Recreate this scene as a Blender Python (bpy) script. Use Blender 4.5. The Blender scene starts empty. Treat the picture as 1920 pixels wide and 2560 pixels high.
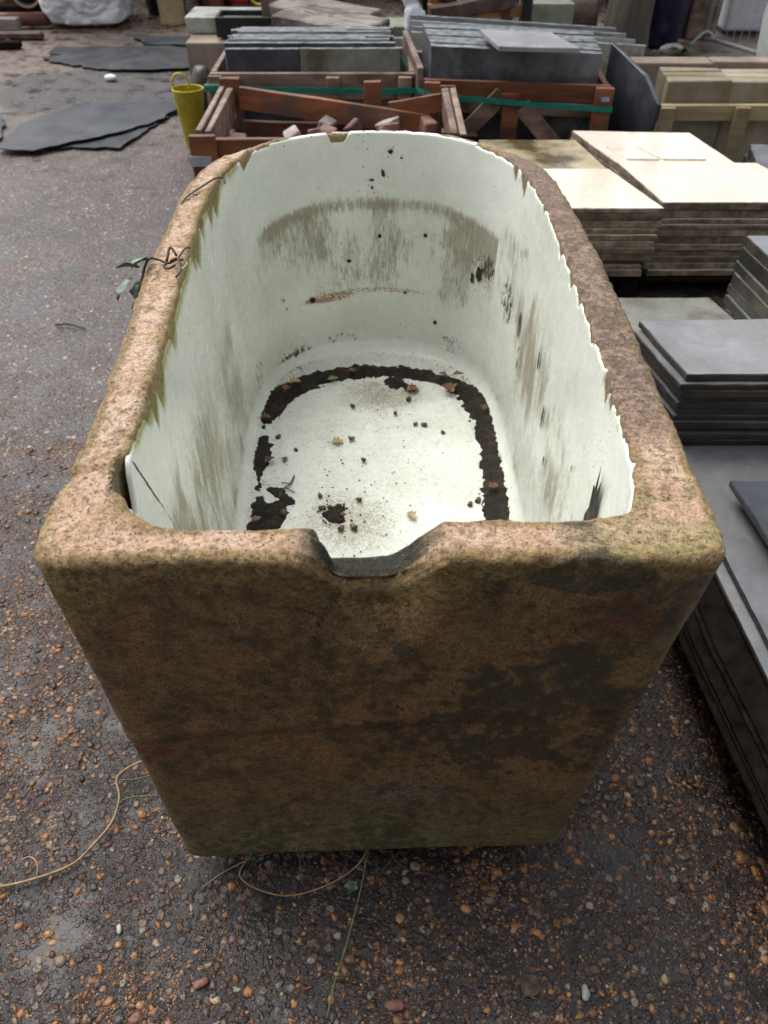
import bpy, bmesh, math, random
import numpy as np
from mathutils import Vector, Matrix
R_ = random.Random(7)
S = bpy.context.scene
C = S.collection

# ---------------------------------------------------------------- camera, sky, sun, exposure
cam = bpy.data.cameras.new('camera'); co = bpy.data.objects.new('camera', cam); C.objects.link(co)
S.camera = co
co.location = (0, 0, 1.56); co.rotation_euler = (math.radians(90 - 43.452), 0, 0)
cam.sensor_fit = 'VERTICAL'; cam.sensor_height = 36; cam.lens = 1900 / 2560 * 36
cam.clip_start = .02; cam.clip_end = 300
cam.dof.use_dof = True; cam.dof.focus_distance = 1.35; cam.dof.aperture_fstop = 5.6
SUN_EL, SUN_AZ = 62, -48         # soft sun beyond the trough, a little to the left
w = bpy.data.worlds.new('World'); S.world = w; w.use_nodes = True
nt = w.node_tree; bg = nt.nodes['Background']
sky = nt.nodes.new('ShaderNodeTexSky'); sky.sky_type = 'NISHITA'; sky.sun_disc = False
sky.sun_elevation = math.radians(SUN_EL); sky.sun_rotation = math.radians(SUN_AZ)
sky.air_density = 1.0; sky.dust_density = 4.0; sky.ozone_density = 1.0
hs = nt.nodes.new('ShaderNodeHueSaturation'); hs.inputs['Saturation'].default_value = .22
nt.links.new(sky.outputs[0], hs.inputs['Color']); nt.links.new(hs.outputs[0], bg.inputs['Color'])
bg.inputs['Strength'].default_value = .15
sl = bpy.data.lights.new('sun', 'SUN'); so = bpy.data.objects.new('sun', sl); C.objects.link(so)
sl.energy = 1.0; sl.angle = math.radians(50); sl.color = (1, .985, .95)
_d = Vector((math.sin(math.radians(SUN_AZ)) * math.cos(math.radians(SUN_EL)), math.cos(math.radians(SUN_AZ)) * math.cos(math.radians(SUN_EL)), math.sin(math.radians(SUN_EL))))
so.rotation_euler = _d.to_track_quat('Z', 'Y').to_euler()
S.view_settings.view_transform = 'Standard'; S.view_settings.look = 'None'
S.view_settings.exposure = 0.75; S.view_settings.gamma = 1.0; S.view_settings.use_curve_mapping = False

# ---------------------------------------------------------------- numpy noise
def _h(ix, iy, iz, seed):
    n = (ix * 73856093) ^ (iy * 19349663) ^ (iz * 83492791) ^ (seed * 2654435761 & 0x7fffffff)
    n = (n ^ (n >> 13)) * 1274126177 & 0x7fffffff
    n = (n ^ (n >> 11)) * 668265263 & 0x7fffffff
    return ((n >> 8) & 0xffff) / 65535.0
def vn(p, sc=1.0, seed=0):
    q = np.asarray(p, dtype=np.float64) * sc + 100.0
    if q.shape[-1] == 2: q = np.concatenate([q, np.zeros(q.shape[:-1] + (1,))], -1)
    i = np.floor(q).astype(np.int64); f = q - i; f = f * f * (3 - 2 * f)
    r = 0
    for a in (0, 1):
        for b in (0, 1):
            for c in (0, 1):
                wgt = (f[..., 0] if a else 1 - f[..., 0]) * (f[..., 1] if b else 1 - f[..., 1]) * (f[..., 2] if c else 1 - f[..., 2])
                r = r + wgt * _h(i[..., 0] + a, i[..., 1] + b, i[..., 2] + c, seed)
    return r
def fbm(p, sc=1.0, seed=0, o=4):
    t = 0; a = .5; s = 0
    for k in range(o):
        t = t + a * vn(p, sc * 2.03 ** k, seed + k * 17); s += a; a *= .55
    return t / s
def ss(a, b, x): t = np.clip((x - a) / (b - a), 0, 1); return t * t * (3 - 2 * t)
def mix(a, b, t):
    t = np.asarray(t)[..., None]; return a * (1 - t) + np.asarray(b) * t

# ---------------------------------------------------------------- object helpers
def tag(o, label=None, cat=None, group=None, kind=None):
    if label: o['label'] = label
    if cat: o['category'] = cat
    if group: o['group'] = group
    if kind: o['kind'] = kind
    return o
def thing(name, label, cat, loc=(0, 0, 0), group=None):
    o = bpy.data.objects.new(name, None); C.objects.link(o); o.location = loc; o.empty_display_size = .05
    return tag(o, label, cat, group)
def obj(name, V, Fc, mat, parent=None, smooth=False, attrs=None, mats=None, fm=None, loc=None):
    V = np.asarray(V, dtype=np.float64)
    if parent is not None:
        L = np.array(parent_loc(parent)); own = L
    else:
        own = np.array([(V[:, 0].min() + V[:, 0].max()) / 2, (V[:, 1].min() + V[:, 1].max()) / 2, V[:, 2].min()]) if loc is None else np.array(loc)
        L = own
    me = bpy.data.meshes.new(name)
    me.from_pydata((V - L).tolist(), [], [tuple(map(int, f)) for f in Fc]) if not isinstance(Fc, np.ndarray) else fast(me, V - L, Fc)
    me.update()
    for m in (mats or [mat]): me.materials.append(m)
    if fm is not None: me.polygons.foreach_set('material_index', np.asarray(fm, dtype=np.int32))
    if smooth: me.polygons.foreach_set('use_smooth', [True] * len(me.polygons))
    if attrs:
        for k, a in attrs.items():
            a = np.asarray(a, dtype=np.float32)
            if a.ndim == 1: a = np.stack([a, a, a], -1)
            ca = me.color_attributes.new(k, 'FLOAT_COLOR', 'POINT')
            ca.data.foreach_set('color', np.concatenate([a, np.ones((len(a), 1), np.float32)], 1).ravel())
    o = bpy.data.objects.new(name, me); C.objects.link(o)
    if parent is not None: o.parent = parent
    else: o.location = own
    return o
def parent_loc(p):
    l = np.array(p.location, dtype=np.float64)
    return l + parent_loc(p.parent) if p.parent else l
def fast(me, V, Fc):
    n = Fc.shape[1]
    me.vertices.add(len(V)); me.vertices.foreach_set('co', V.astype(np.float32).ravel())
    me.loops.add(Fc.size); me.loops.foreach_set('vertex_index', Fc.astype(np.int32).ravel())
    me.polygons.add(len(Fc)); me.polygons.foreach_set('loop_start', np.arange(0, Fc.size, n, dtype=np.int32))
    me.polygons.foreach_set('loop_total', np.full(len(Fc), n, dtype=np.int32))
class MB:
    """collects shapes into one mesh"""
    def __init__(s): s.V = []; s.F = []; s.M = []
    def add(s, V, F, m=0):
        k = len(s.V); s.V += [tuple(v) for v in V]; s.F += [tuple(i + k for i in f) for f in F]; s.M += [m] * len(F); return s
    def box(s, a, b, bev=.003, m=0, jit=0, seg=1):
        bm = bmesh.new(); bmesh.ops.create_cube(bm, size=1)
        for v in bm.verts:
            v.co = Vector([a[i] + (b[i] - a[i]) * (v.co[i] + .5) for i in range(3)])
            if jit: v.co += Vector([R_.uniform(-jit, jit) for _ in range(3)])
        if bev: bmesh.ops.bevel(bm, geom=bm.edges[:], offset=bev, segments=seg, affect='EDGES', profile=.5)
        s.frombm(bm, m); return s
    def frombm(s, bm, m=0, mtx=None):
        if mtx is not None: bm.transform(mtx)
        bm.verts.ensure_lookup_table(); bm.verts.index_update()
        s.add([v.co.copy() for v in bm.verts], [[v.index for v in f.verts] for f in bm.faces], m); bm.free(); return s
    def beam(s, p, q, wd, th, bev=.004, up=(0, 0, 1), m=0, jit=0, cuts=0, wob=0):
        """box from p to q, wd wide across, th along 'up'"""
        p = Vector(p); q = Vector(q); d = (q - p); L = d.length; d.normalize()
        u = Vector(up); sd = d.cross(u).normalized(); u = sd.cross(d).normalized()
        bm = bmesh.new(); bmesh.ops.create_cube(bm, size=1)
        if cuts:
            ed = [e for e in bm.edges if abs((e.verts[0].co - e.verts[1].co).x) > .5]
            bmesh.ops.subdivide_edges(bm, edges=ed, cuts=cuts)
        for v in bm.verts:
            v.co = Vector(((v.co.x + .5) * L, v.co.y * wd, v.co.z * th)) + Vector([R_.uniform(-jit, jit) for _ in range(3)])
        if bev: bmesh.ops.bevel(bm, geom=[e for e in bm.edges if len(e.link_faces) == 2 and e.calc_face_angle(0) > .6], offset=bev, segments=1, affect='EDGES')
        mt = Matrix(((d.x, sd.x, u.x, p.x), (d.y, sd.y, u.y, p.y), (d.z, sd.z, u.z, p.z), (0, 0, 0, 1)))
        s.frombm(bm, m, mt); return s
    def tube(s, pts, rad, n=8, m=0, caps=True):
        P = [Vector(p) for p in pts]; k0 = len(s.V)
        rr = rad if isinstance(rad, (list, tuple)) else [rad] * len(P)
        prev = None; V = []
        for i, p in enumerate(P):
            t = (P[min(i + 1, len(P) - 1)] - P[max(i - 1, 0)]).normalized()
            if prev is None: a = t.orthogonal().normalized()
            else: a = (prev - t * prev.dot(t)).normalized()
            prev = a; b = t.cross(a)
            for j in range(n):
                an = 2 * math.pi * j / n; V.append(p + (a * math.cos(an) + b * math.sin(an)) * rr[i])
        F = [(i * n + j, i * n + (j + 1) % n, (i + 1) * n + (j + 1) % n, (i + 1) * n + j) for i in range(len(P) - 1) for j in range(n)]
        if caps: F += [tuple(range(n))[::-1], tuple(range((len(P) - 1) * n, len(P) * n))]
        s.add(V, F, m); return s
    def lathe(s, prof, c, n=24, m=0, axis='Z'):
        V = []
        for r, z in prof:
            for j in range(n):
                a = 2 * math.pi * j / n
                x, y = r * math.cos(a), r * math.sin(a)
                V.append((c[0] + x, c[1] + y, c[2] + z) if axis == 'Z' else (c[0] + z, c[1] + x, c[2] + y))
        k = len(prof)
        F = [(i * n + j, i * n + (j + 1) % n, (i + 1) * n + (j + 1) % n, (i + 1) * n + j) for i in range(k - 1) for j in range(n)]
        s.add(V, F, m); return s
    def rock(s, c, r, seed=0, m=0, sub=2, amp=.25, rot=0, tilt=0):
        bm = bmesh.new(); bmesh.ops.create_icosphere(bm, subdivisions=sub, radius=1)
        P = np.array([v.co[:] for v in bm.verts]); n = fbm(P, 1.3, seed, 3)
        cr, sr = math.cos(rot), math.sin(rot)
        for v, k in zip(bm.verts, n):
            q = v.co * (1 + amp * (k - .5) * 2); x, y, z = q.x * r[0], q.y * r[1], q.z * r[2]
            z += x * tilt
            v.co = Vector((c[0] + x * cr - y * sr, c[1] + x * sr + y * cr, c[2] + z))
        s.frombm(bm, m); return s
    def build(s, name, mat, parent=None, smooth=False, mats=None, **k):
        return obj(name, s.V, s.F, mat, parent, smooth, mats=mats, fm=s.M if mats else None, **k)
def smooth_pts(P, n=6):
    """Catmull-Rom through P"""
    P = [np.array(p, float) for p in P]; P = [2 * P[0] - P[1]] + P + [2 * P[-1] - P[-2]]; out = []
    for i in range(1, len(P) - 2):
        for k in range(n):
            t = k / n; a, b, c, d = P[i - 1], P[i], P[i + 1], P[i + 2]
            out.append(.5 * ((2 * b) + (-a + c) * t + (2 * a - 5 * b + 4 * c - d) * t * t + (-a + 3 * b - 3 * c + d) * t ** 3))
    out.append(P[-2]); return out
def rough_prism(poly, z0, z1, rag=.002, step=.03, seed=0, bev=.003, topn=.0004):
    rag *= .45; bev = min(bev, (z1 - z0) * .25)
    """slab with a slightly ragged riven edge; poly in plan (x,y), returns V,F"""
    rr = random.Random(seed); pts = []
    n = len(poly)
    for i in range(n):
        a = Vector(poly[i]).to_2d(); b = Vector(poly[(i + 1) % n]).to_2d(); k = max(1, int((b - a).length / step))
        d = (b - a).normalized() if (b - a).length > 0 else Vector((1, 0)); nr = Vector((d.y, -d.x))
        for j in range(k):
            p = a.lerp(b, j / k) + nr * (rr.uniform(-rag, rag) if j else 0); pts.append(p)
    cen = sum(pts, Vector((0, 0))) / len(pts)
    rings = [(1, z0), (1, z1 - bev)]
    V = []; m = len(pts)
    offs = [rr.uniform(-rag, rag) * .5 for _ in pts]
    for lvl, (ins, z) in enumerate([(bev, z0), (0, z0 + bev), (0, z1 - bev), (bev, z1)]):
        for i, p in enumerate(pts):
            d = (cen - p); L = d.length; q = p + d / L * (ins + (offs[i] if lvl in (1,) else 0))
            V.append((q.x, q.y, z + (rr.uniform(-topn, topn) if lvl == 3 else 0)))
    F = [(l * m + i, l * m + (i + 1) % m, (l + 1) * m + (i + 1) % m, (l + 1) * m + i) for l in range(3) for i in range(m)]
    F += [tuple(range(m))[::-1], tuple(range(3 * m, 4 * m))]
    return V, F

# ---------------------------------------------------------------- materials
class NT:
    def __init__(s, name):
        s.m = bpy.data.materials.new(name); s.m.use_nodes = True; s.t = s.m.node_tree; s.b = s.t.nodes['Principled BSDF']
        s.co = s.n('ShaderNodeTexCoord').outputs['Object']
    def n(s, ty, **k):
        x = s.t.nodes.new(ty)
        for a, b in k.items(): setattr(x, a, b)
        return x
    def l(s, a, b): s.t.links.new(a, b)
    def map(s, sc=(1, 1, 1), loc=(0, 0, 0), src=None):
        x = s.n('ShaderNodeMapping'); x.inputs['Scale'].default_value = sc; x.inputs['Location'].default_value = loc; s.l(src or s.co, x.inputs[0]); return x.outputs[0]
    def noise(s, sc, det=4, rough=.55, v=None, dist=0):
        x = s.n('ShaderNodeTexNoise'); x.inputs['Scale'].default_value = sc; x.inputs['Detail'].default_value = det; x.inputs['Roughness'].default_value = rough; x.inputs['Distortion'].default_value = dist
        s.l(v or s.co, x.inputs['Vector']); return x.outputs['Fac']
    def ramp(s, f, stops):
        x = s.n('ShaderNodeValToRGB'); s.l(f, x.inputs[0]); e = x.color_ramp.elements
        while len(e) < len(stops): e.new(.5)
        for el, (p, c) in zip(e, stops):
            el.position = p; el.color = tuple(c) + (1,) if hasattr(c, '__len__') else (c, c, c, 1)
        return x.outputs[0]
    def rng(s, f, a, b, c=0, d=1):
        x = s.n('ShaderNodeMapRange'); s.l(f, x.inputs[0]); x.clamp = True
        for i, v in enumerate((a, b, c, d)): x.inputs[i + 1].default_value = v
        return x.outputs[0]
    def mix(s, f, a, b, mode='MIX'):
        x = s.n('ShaderNodeMix'); x.data_type = 'RGBA'; x.blend_type = mode
        for i, v in ((0, f), (6, a), (7, b)):
            if isinstance(v, (int, float)): x.inputs[i].default_value = v if i == 0 else (v, v, v, 1)
            elif isinstance(v, tuple): x.inputs[i].default_value = v + (1,)
            else: s.l(v, x.inputs[i])
        return x.outputs[2]
    def math(s, op, a, b=0):
        x = s.n('ShaderNodeMath'); x.operation = op
        for i, v in ((0, a), (1, b)):
            if isinstance(v, (int, float)): x.inputs[i].default_value = v
            else: s.l(v, x.inputs[i])
        return x.outputs[0]
    def bump(s, h, st=.5, dist=.002, prev=None):
        x = s.n('ShaderNodeBump'); x.inputs['Strength'].default_value = st; x.inputs['Distance'].default_value = dist
        s.l(h, x.inputs['Height'])
        if prev: s.l(prev, x.inputs['Normal'])
        return x.outputs[0]
    def out(s, col=None, rough=None, nor=None, spec=None, coat=None, metal=None):
        b = s.b
        for k, v in (('Base Color', col), ('Roughness', rough), ('Normal', nor), ('Specular IOR Level', spec), ('Coat Weight', coat), ('Metallic', metal)):
            if v is None: continue
            if isinstance(v, (int, float)): b.inputs[k].default_value = v
            elif isinstance(v, tuple): b.inputs[k].default_value = v + (1,)
            else: s.l(v, b.inputs[k])
        return s.m
    def rnd(s):
        """object coordinates shifted per object"""
        oi = s.n('ShaderNodeObjectInfo'); v = s.n('ShaderNodeVectorMath'); v.operation = 'MULTIPLY_ADD'
        cx = s.n('ShaderNodeCombineXYZ')
        for i in range(3): s.l(oi.outputs['Random'], cx.inputs[i])
        s.l(cx.outputs[0], v.inputs[0]); v.inputs[1].default_value = (37, 61, 17); s.l(s.co, v.inputs[2])
        s.co = v.outputs[0]; s.rv = oi.outputs['Random']; return s

def simple(name, c1, c2, sc=8, rough=.6, bump=.4, bd=.002, fine=120, c3=None, rv=.25, rough2=None, streak=None):
    n = NT(name).rnd()
    v = n.map(streak) if streak else n.co
    a = n.noise(sc, 5, .6, v); b = n.noise(fine, 3, .6, v)
    col = n.ramp(a, [(.35, c1), (.65, c2)])
    if c3: col = n.mix(n.rng(n.noise(sc * .45, 5, .65), .5, .62), col, c3)
    col = n.mix(.6, col, n.mix(b, col, n.ramp(b, [(.3, .15), (.7, 1.0)]), 'MULTIPLY'))
    k = n.rng(n.rv, 0, 1, 1 - rv, 1 + rv * .6)
    col = n.mix(1.0, col, k, 'MULTIPLY')
    h = n.math('ADD', n.math('MULTIPLY', a, 2.0), b)
    ro = n.rng(a, .3, .7, rough, rough2 if rough2 is not None else rough)
    return n.out(col, ro, n.bump(h, bump, bd))
def pj(c): return c

def m_ground():
    n = NT('wet exposed aggregate'); v = n.co
    tc = n.n('ShaderNodeNewGeometry').outputs['Position']; n.co = tc
    def vor(sc, rnd=1.0, feat='F1'):
        x = n.n('ShaderNodeTexVoronoi'); x.inputs['Scale'].default_value = sc; x.inputs['Randomness'].default_value = rnd; x.feature = feat
        wv = n.n('ShaderNodeVectorMath'); wv.operation = 'MULTIPLY_ADD'
        nn = n.n('ShaderNodeTexNoise'); nn.inputs['Scale'].default_value = sc * .8; n.l(n.co, nn.inputs['Vector'])
        n.l(nn.outputs['Color'], wv.inputs[0]); wv.inputs[1].default_value = (.6 / sc,) * 3; n.l(n.co, wv.inputs[2]); n.l(wv.outputs[0], x.inputs['Vector']); return x
    v1 = vor(62); v2 = vor(130)
    sep = n.n('ShaderNodeSeparateColor'); n.l(v1.outputs['Color'], sep.inputs[0])
    sep2 = n.n('ShaderNodeSeparateColor'); n.l(v2.outputs['Color'], sep2.inputs[0])
    stops = [(0, (.03, .022, .02)), (.2, (.085, .05, .034)), (.4, (.19, .095, .048)), (.55, (.10, .07, .058)), (.7, (.06, .052, .054)), (.88, (.24, .16, .105)), (1, (.42, .37, .31))]
    c1 = n.ramp(sep.outputs[0], stops); c2 = n.ramp(sep2.outputs[1], stops)
    st1 = n.math('MULTIPLY', n.rng(v1.outputs['Distance'], .62, .42), n.rng(sep.outputs[2], .35, .45))
    st2 = n.math('MULTIPLY', n.rng(v2.outputs['Distance'], .6, .4), n.rng(sep2.outputs[2], .25, .4))
    big = n.noise(1.1, 5, .6); mid = n.noise(7, 5, .62); fine = n.noise(260, 4, .6)
    mort = n.ramp(n.noise(35, 5, .65), [(.3, (.028, .023, .025)), (.7, (.085, .068, .072))])
    col = n.mix(st2, mort, c2); col = n.mix(st1, col, c1)
    # muddier, browner towards the far left; leaf mould
    sx = n.n('ShaderNodeSeparateXYZ'); n.l(tc, sx.inputs[0])
    far = n.math('ADD', n.rng(sx.outputs[1], 1.2, 7.0, -.45, 1), n.math('MULTIPLY', n.math('SUBTRACT', big, .5), 1.5))
    mud = n.ramp(n.noise(9, 6, .7), [(.3, (.09, .062, .046)), (.5, (.18, .13, .10)), (.75, (.30, .22, .165))])
    col = n.mix(n.rng(far, .25, .95, 0, .85), col, mud)
    grime = n.rng(n.noise(2.3, 6, .7), .45, .68, .05, .5)
    col = n.mix(grime, col, (.018, .015, .016))
    wx = n.math('MULTIPLY', n.math('ADD', sx.outputs[0], 2.0), 1.1); wy = n.math('MULTIPLY', n.math('SUBTRACT', sx.outputs[1], 6.1), 1.6)
    wp = n.rng(n.math('ADD', n.math('ADD', n.math('MULTIPLY', wx, wx), n.math('MULTIPLY', wy, wy)), n.math('MULTIPLY', n.math('SUBTRACT', n.noise(3, 4), .5), 1.6)), 1.0, .7)
    col = n.mix(n.math('MULTIPLY', wp, .8), col, (.030, .030, .034))
    sc_ = n.rng(n.noise(40, 4, .7, n.map((1, .45, 1), src=tc)), .66, .72)
    col = n.mix(sc_, col, (.02, .015, .012))
    col = n.mix(n.rng(mid, .5, .62, 0, .7), col, (.016, .013, .014))
    rough = n.math('ADD', n.rng(mid, .35, .62, .5, .2), n.math('MULTIPLY', fine, .12))
    film = n.rng(mid, .5, .62, 1, .12)
    h = n.math('ADD', n.math('MULTIPLY', st1, .9), n.math('ADD', n.math('MULTIPLY', st2, .5), n.math('MULTIPLY', fine, .35)))
    h = n.math('MULTIPLY', h, film)
    nb = n.bump(h, .85, .004); nb = n.bump(n.noise(14, 4, .6), .35, .012, nb)
    col = n.mix(n.rng(n.math('ADD', n.rng(sx.outputs[1], 2.4, .7), n.math('SUBTRACT', n.noise(4, 5, .6), .5)), .1, .9, 0, .72), col, n.mix(st1, (.008, .006, .006), n.mix(.5, col, (.012, .008, .006))))  # near ground darkened in its base colour, standing in for shade
    return n.out(col, rough, nb, n.rng(sx.outputs[1], 1.1, 2.6, .28, .62))
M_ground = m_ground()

def m_clay():
    n = NT('salt glazed stoneware')
    at = n.n('ShaderNodeAttribute', attribute_name='tint').outputs['Color']
    ar = n.n('ShaderNodeAttribute', attribute_name='surf').outputs['Color']
    sp = n.n('ShaderNodeSeparateColor'); n.l(ar, sp.inputs[0])     # R = raw grainy clay, G = moss
    f1 = n.noise(420, 4, .7); f2 = n.noise(110, 5, .65); f3 = n.noise(1100, 2, .5)
    col = n.mix(n.rng(sp.outputs[0], 0, 1, 1, .6), at, n.ramp(f1, [(.39, (.58, .54, .48)), (.5, (1, 1, 1)), (.62, (1.36, 1.34, 1.28))]), 'MULTIPLY')
    col = n.mix(1.0, col, n.ramp(f2, [(.40, (.66, .62, .54)), (.5, (1, 1, 1)), (.60, (1.18, 1.17, 1.14))]), 'MULTIPLY')
    pits = n.rng(n.noise(230, 3, .6), .61, .64)
    col = n.mix(n.math('MULTIPLY', pits, .75), col, (.05, .035, .02))
    gr_ = n.noise(750, 3, .75); dkm = n.rng(n.noise(28, 4, .7), .45, .62, .25, 1)
    col = n.mix(n.math('MULTIPLY', n.math('MULTIPLY', n.rng(gr_, .53, .60), dkm), n.rng(sp.outputs[0], 0, 1, .32, .45)), col, n.mix(.5, col, (.03, .022, .012)))
    gl = n.rng(n.noise(500, 2, .5), .70, .73)
    col = n.mix(n.math('MULTIPLY', gl, n.math('MULTIPLY', sp.outputs[0], .55)), col, (.55, .42, .2))
    big = n.noise(55, 9, .78); cr2 = n.noise(16, 10, .8)
    lich = n.rng(n.math('ADD', sp.outputs[2], n.math('ADD', n.math('MULTIPLY', n.math('SUBTRACT', big, .5), 2.9), n.math('MULTIPLY', n.math('SUBTRACT', cr2, .5), 1.6))), .42, .62)
    col = n.mix(n.math('MULTIPLY', lich, n.math('MULTIPLY', n.rng(sp.outputs[2], .0, .12), .82)), col, n.ramp(f1, [(.4, (.022, .02, .014)), (.6, (.10, .082, .048))]))
    tan = n.rng(n.noise(38, 9, .8), .53, .66, 0, .55); col = n.mix(n.math('MULTIPLY', tan, n.rng(sp.outputs[0], 1, 0)), col, (.30, .21, .10))
    wsp = n.rng(n.noise(190, 2, .5, n.map(loc=(3, 3, 3))), .70, .72); col = n.mix(n.math('MULTIPLY', wsp, .5), col, (.42, .38, .30))
    h = n.math('ADD', f1, n.math('MULTIPLY', f2, 1.6)); h = n.math('SUBTRACT', h, n.math('MULTIPLY', pits, 1.2))
    bs = n.n('ShaderNodeBump'); n.l(h, bs.inputs['Height']); bs.inputs['Distance'].default_value = .0028
    n.l(n.rng(sp.outputs[0], 0, 1, .8, 1.0), bs.inputs['Strength'])
    ro = n.math('ADD', n.rng(sp.outputs[0], 0, 1, .42, .66), n.math('MULTIPLY', n.math('SUBTRACT', f2, .5), .5))
    return n.out(col, ro, bs.outputs[0], .45)
M_clay = m_clay()

def m_glaze():
    n = NT('white sanitary glaze')
    at = n.n('ShaderNodeAttribute', attribute_name='stain').outputs['Color']
    sp = n.n('ShaderNodeSeparateColor'); n.l(at, sp.inputs[0])     # R brown streak dirt, G dark soil, B rust
    alg = n.n('ShaderNodeAttribute', attribute_name='algae').outputs['Fac']
    base = n.ramp(n.noise(5, 5, .6), [(.3, (.60, .625, .55)), (.55, (.70, .72, .655)), (.8, (.78, .79, .74))])
    base = n.mix(n.rng(n.noise(14, 6, .7), .5, .75, 0, .5), base, (.66, .66, .52))
    vs = n.map((1, 1, .16)); st = n.noise(170, 8, .8, vs, .3); st2 = n.noise(38, 9, .8, n.map((1, 1, .35)), .3)
    gf = n.noise(260, 5, .7)
    # brown streaks follow the attribute, broken up by vertical noise
    a = n.math('ADD', sp.outputs[0], n.math('MULTIPLY', n.math('SUBTRACT', st, .5), 2.6))
    a = n.math('ADD', a, n.math('MULTIPLY', n.math('SUBTRACT', st2, .5), 2.0))
    streak = n.math('MULTIPLY', n.rng(a, .26, .95), n.rng(sp.outputs[0], .0, .3))
    col = n.mix(n.math('MULTIPLY', streak, .66), base, n.ramp(gf, [(.38, (.07, .045, .022)), (.62, (.30, .225, .12))]))
    light = n.math('MULTIPLY', n.rng(n.math('ADD', st, n.math('MULTIPLY', sp.outputs[0], .3)), .58, .72), .38)
    col = n.mix(light, col, (.20, .17, .10))
    d = n.math('ADD', sp.outputs[1], n.math('MULTIPLY', n.math('SUBTRACT', n.noise(85, 6, .8, n.map((1, 1, .45))), .5), 3.0))
    soil = n.math('MULTIPLY', n.rng(d, .66, .92), n.rng(sp.outputs[1], .0, .3))
    col = n.mix(soil, col, (.045, .03, .018))
    r = n.math('ADD', sp.outputs[2], n.math('MULTIPLY', n.math('SUBTRACT', n.noise(120, 8, .85), .5), 4.5))
    col = n.mix(n.math('MULTIPLY', n.rng(r, .62, 1.0), n.rng(sp.outputs[2], .02, .3)), col, n.ramp(gf, [(.35, (.16, .06, .015)), (.65, (.42, .22, .08))]))
    al = n.math('ADD', alg, n.math('MULTIPLY', n.math('SUBTRACT', st2, .5), 1.2)); col = n.mix(n.math('MULTIPLY', n.rng(al, .35, .8), n.rng(alg, .02, .3)), col, (.30, .30, .11))
    # scattered specks
    vo = n.n('ShaderNodeTexVoronoi'); vo.inputs['Scale'].default_value = 75; n.l(n.co, vo.inputs['Vector'])
    s2 = n.n('ShaderNodeSeparateColor'); n.l(vo.outputs['Color'], s2.inputs[0])
    sk = n.math('MULTIPLY', n.math('LESS_THAN', vo.outputs['Distance'], n.rng(s2.outputs[1], 0, 1, .05, .17)), n.math('GREATER_THAN', s2.outputs[0], n.rng(n.noise(6, 3), .3, .7, .97, .6)))
    col = n.mix(n.math('MULTIPLY', sk, .85), col, (.07, .05, .03))
    rough = n.math('ADD', n.rng(n.noise(30, 4), .3, .7, .16, .34), n.math('MULTIPLY', streak, .35))
    h = n.math('ADD', n.noise(22, 5, .6), n.math('MULTIPLY', streak, .3))
    return n.out(col, rough, n.bump(h, .25, .004), .5)
M_glaze = m_glaze()
M_chip = simple('fresh glaze chip edge', (.74, .74, .66), (.86, .86, .8), 60, .35, .3, .001)
M_soil = simple('wet leaf mould', (.012, .009, .007), (.04, .028, .021), 60, .38, .9, .004, 400, c3=(.06, .04, .028), rough2=.75)
M_leaf = simple('brown oak leaf', (.10, .042, .016), (.24, .11, .04), 60, .5, .5, .001, 300, rv=.5)
M_leafy = simple('pale fallen leaf', (.34, .24, .11), (.48, .36, .18), 60, .5, .5, .001, 300)
M_leafg = simple('green fallen leaf', (.22, .26, .06), (.35, .36, .12), 60, .5, .5, .001, 300)
M_ivy = simple('dusty ivy leaf', (.05, .10, .05), (.20, .31, .19), 70, .35, .4, .001, 300)
M_acorn = simple('acorn shell', (.09, .055, .025), (.22, .15, .07), 90, .35, .3, .001, 400, rv=.6)
M_stem = simple('dry vine stem', (.22, .14, .065), (.38, .26, .13), 60, .5, .4, .001, 300)
M_stemd = simple('dead dark stem', (.035, .02, .015), (.10, .06, .04), 60, .6, .5, .001, 300)
M_grass = simple('green stalk', (.06, .09, .02), (.14, .17, .05), 60, .5, .3, .001)
M_wood = simple('wet red brown timber', (.10, .034, .016), (.27, .10, .043), 6, .4, .5, .003, 60, c3=(.10, .065, .05), streak=(.35, 2.5, 2.5), rv=.4)
M_woodg = simple('weathered grey brown timber', (.15, .095, .07), (.34, .235, .18), 7, .55, .5, .003, 60, c3=(.11, .06, .04), streak=(.35, 2.5, 2.5), rv=.3)
M_woodp = simple('pale pallet timber', (.24, .18, .095), (.38, .30, .17), 7, .6, .4, .003, 60, streak=(.35, 2.5, 2.5))
M_sleeper = simple('silvered old sleeper timber', (.12, .09, .075), (.36, .31, .27), 9, .5, .8, .006, 50, c3=(.07, .045, .035), streak=(.25, 3, 3))
M_black = simple('dark timber and shaded slate', (.006, .005, .0045), (.020, .015, .012), 20, .95, .6, .004, 90)
M_slate = simple('wet blue grey slate', (.026, .030, .038), (.065, .072, .085), 5, .22, .35, .003, 70, c3=(.12, .13, .145), rough2=.45, rv=.35)
M_slateg = simple('grey slate flag', (.155, .16, .17), (.265, .27, .285), 7, .28, .4, .003, 60, rough2=.5, c3=(.22, .21, .20))
M_slated = simple('dark olive edged slate', (.018, .018, .016), (.05, .048, .04), 9, .4, .6, .003, 70, c3=(.075, .06, .04), rv=.45)
M_slatetop = simple('pale grey slate with soil', (.16, .16, .13), (.27, .28, .25), 5, .35, .4, .003, 60, c3=(.11, .09, .055))
M_cream = simple('polished cream limestone', (.74, .65, .53), (.84, .77, .67), 3, .10, .12, .001, 40, rough2=.2, rv=.12)
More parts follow.
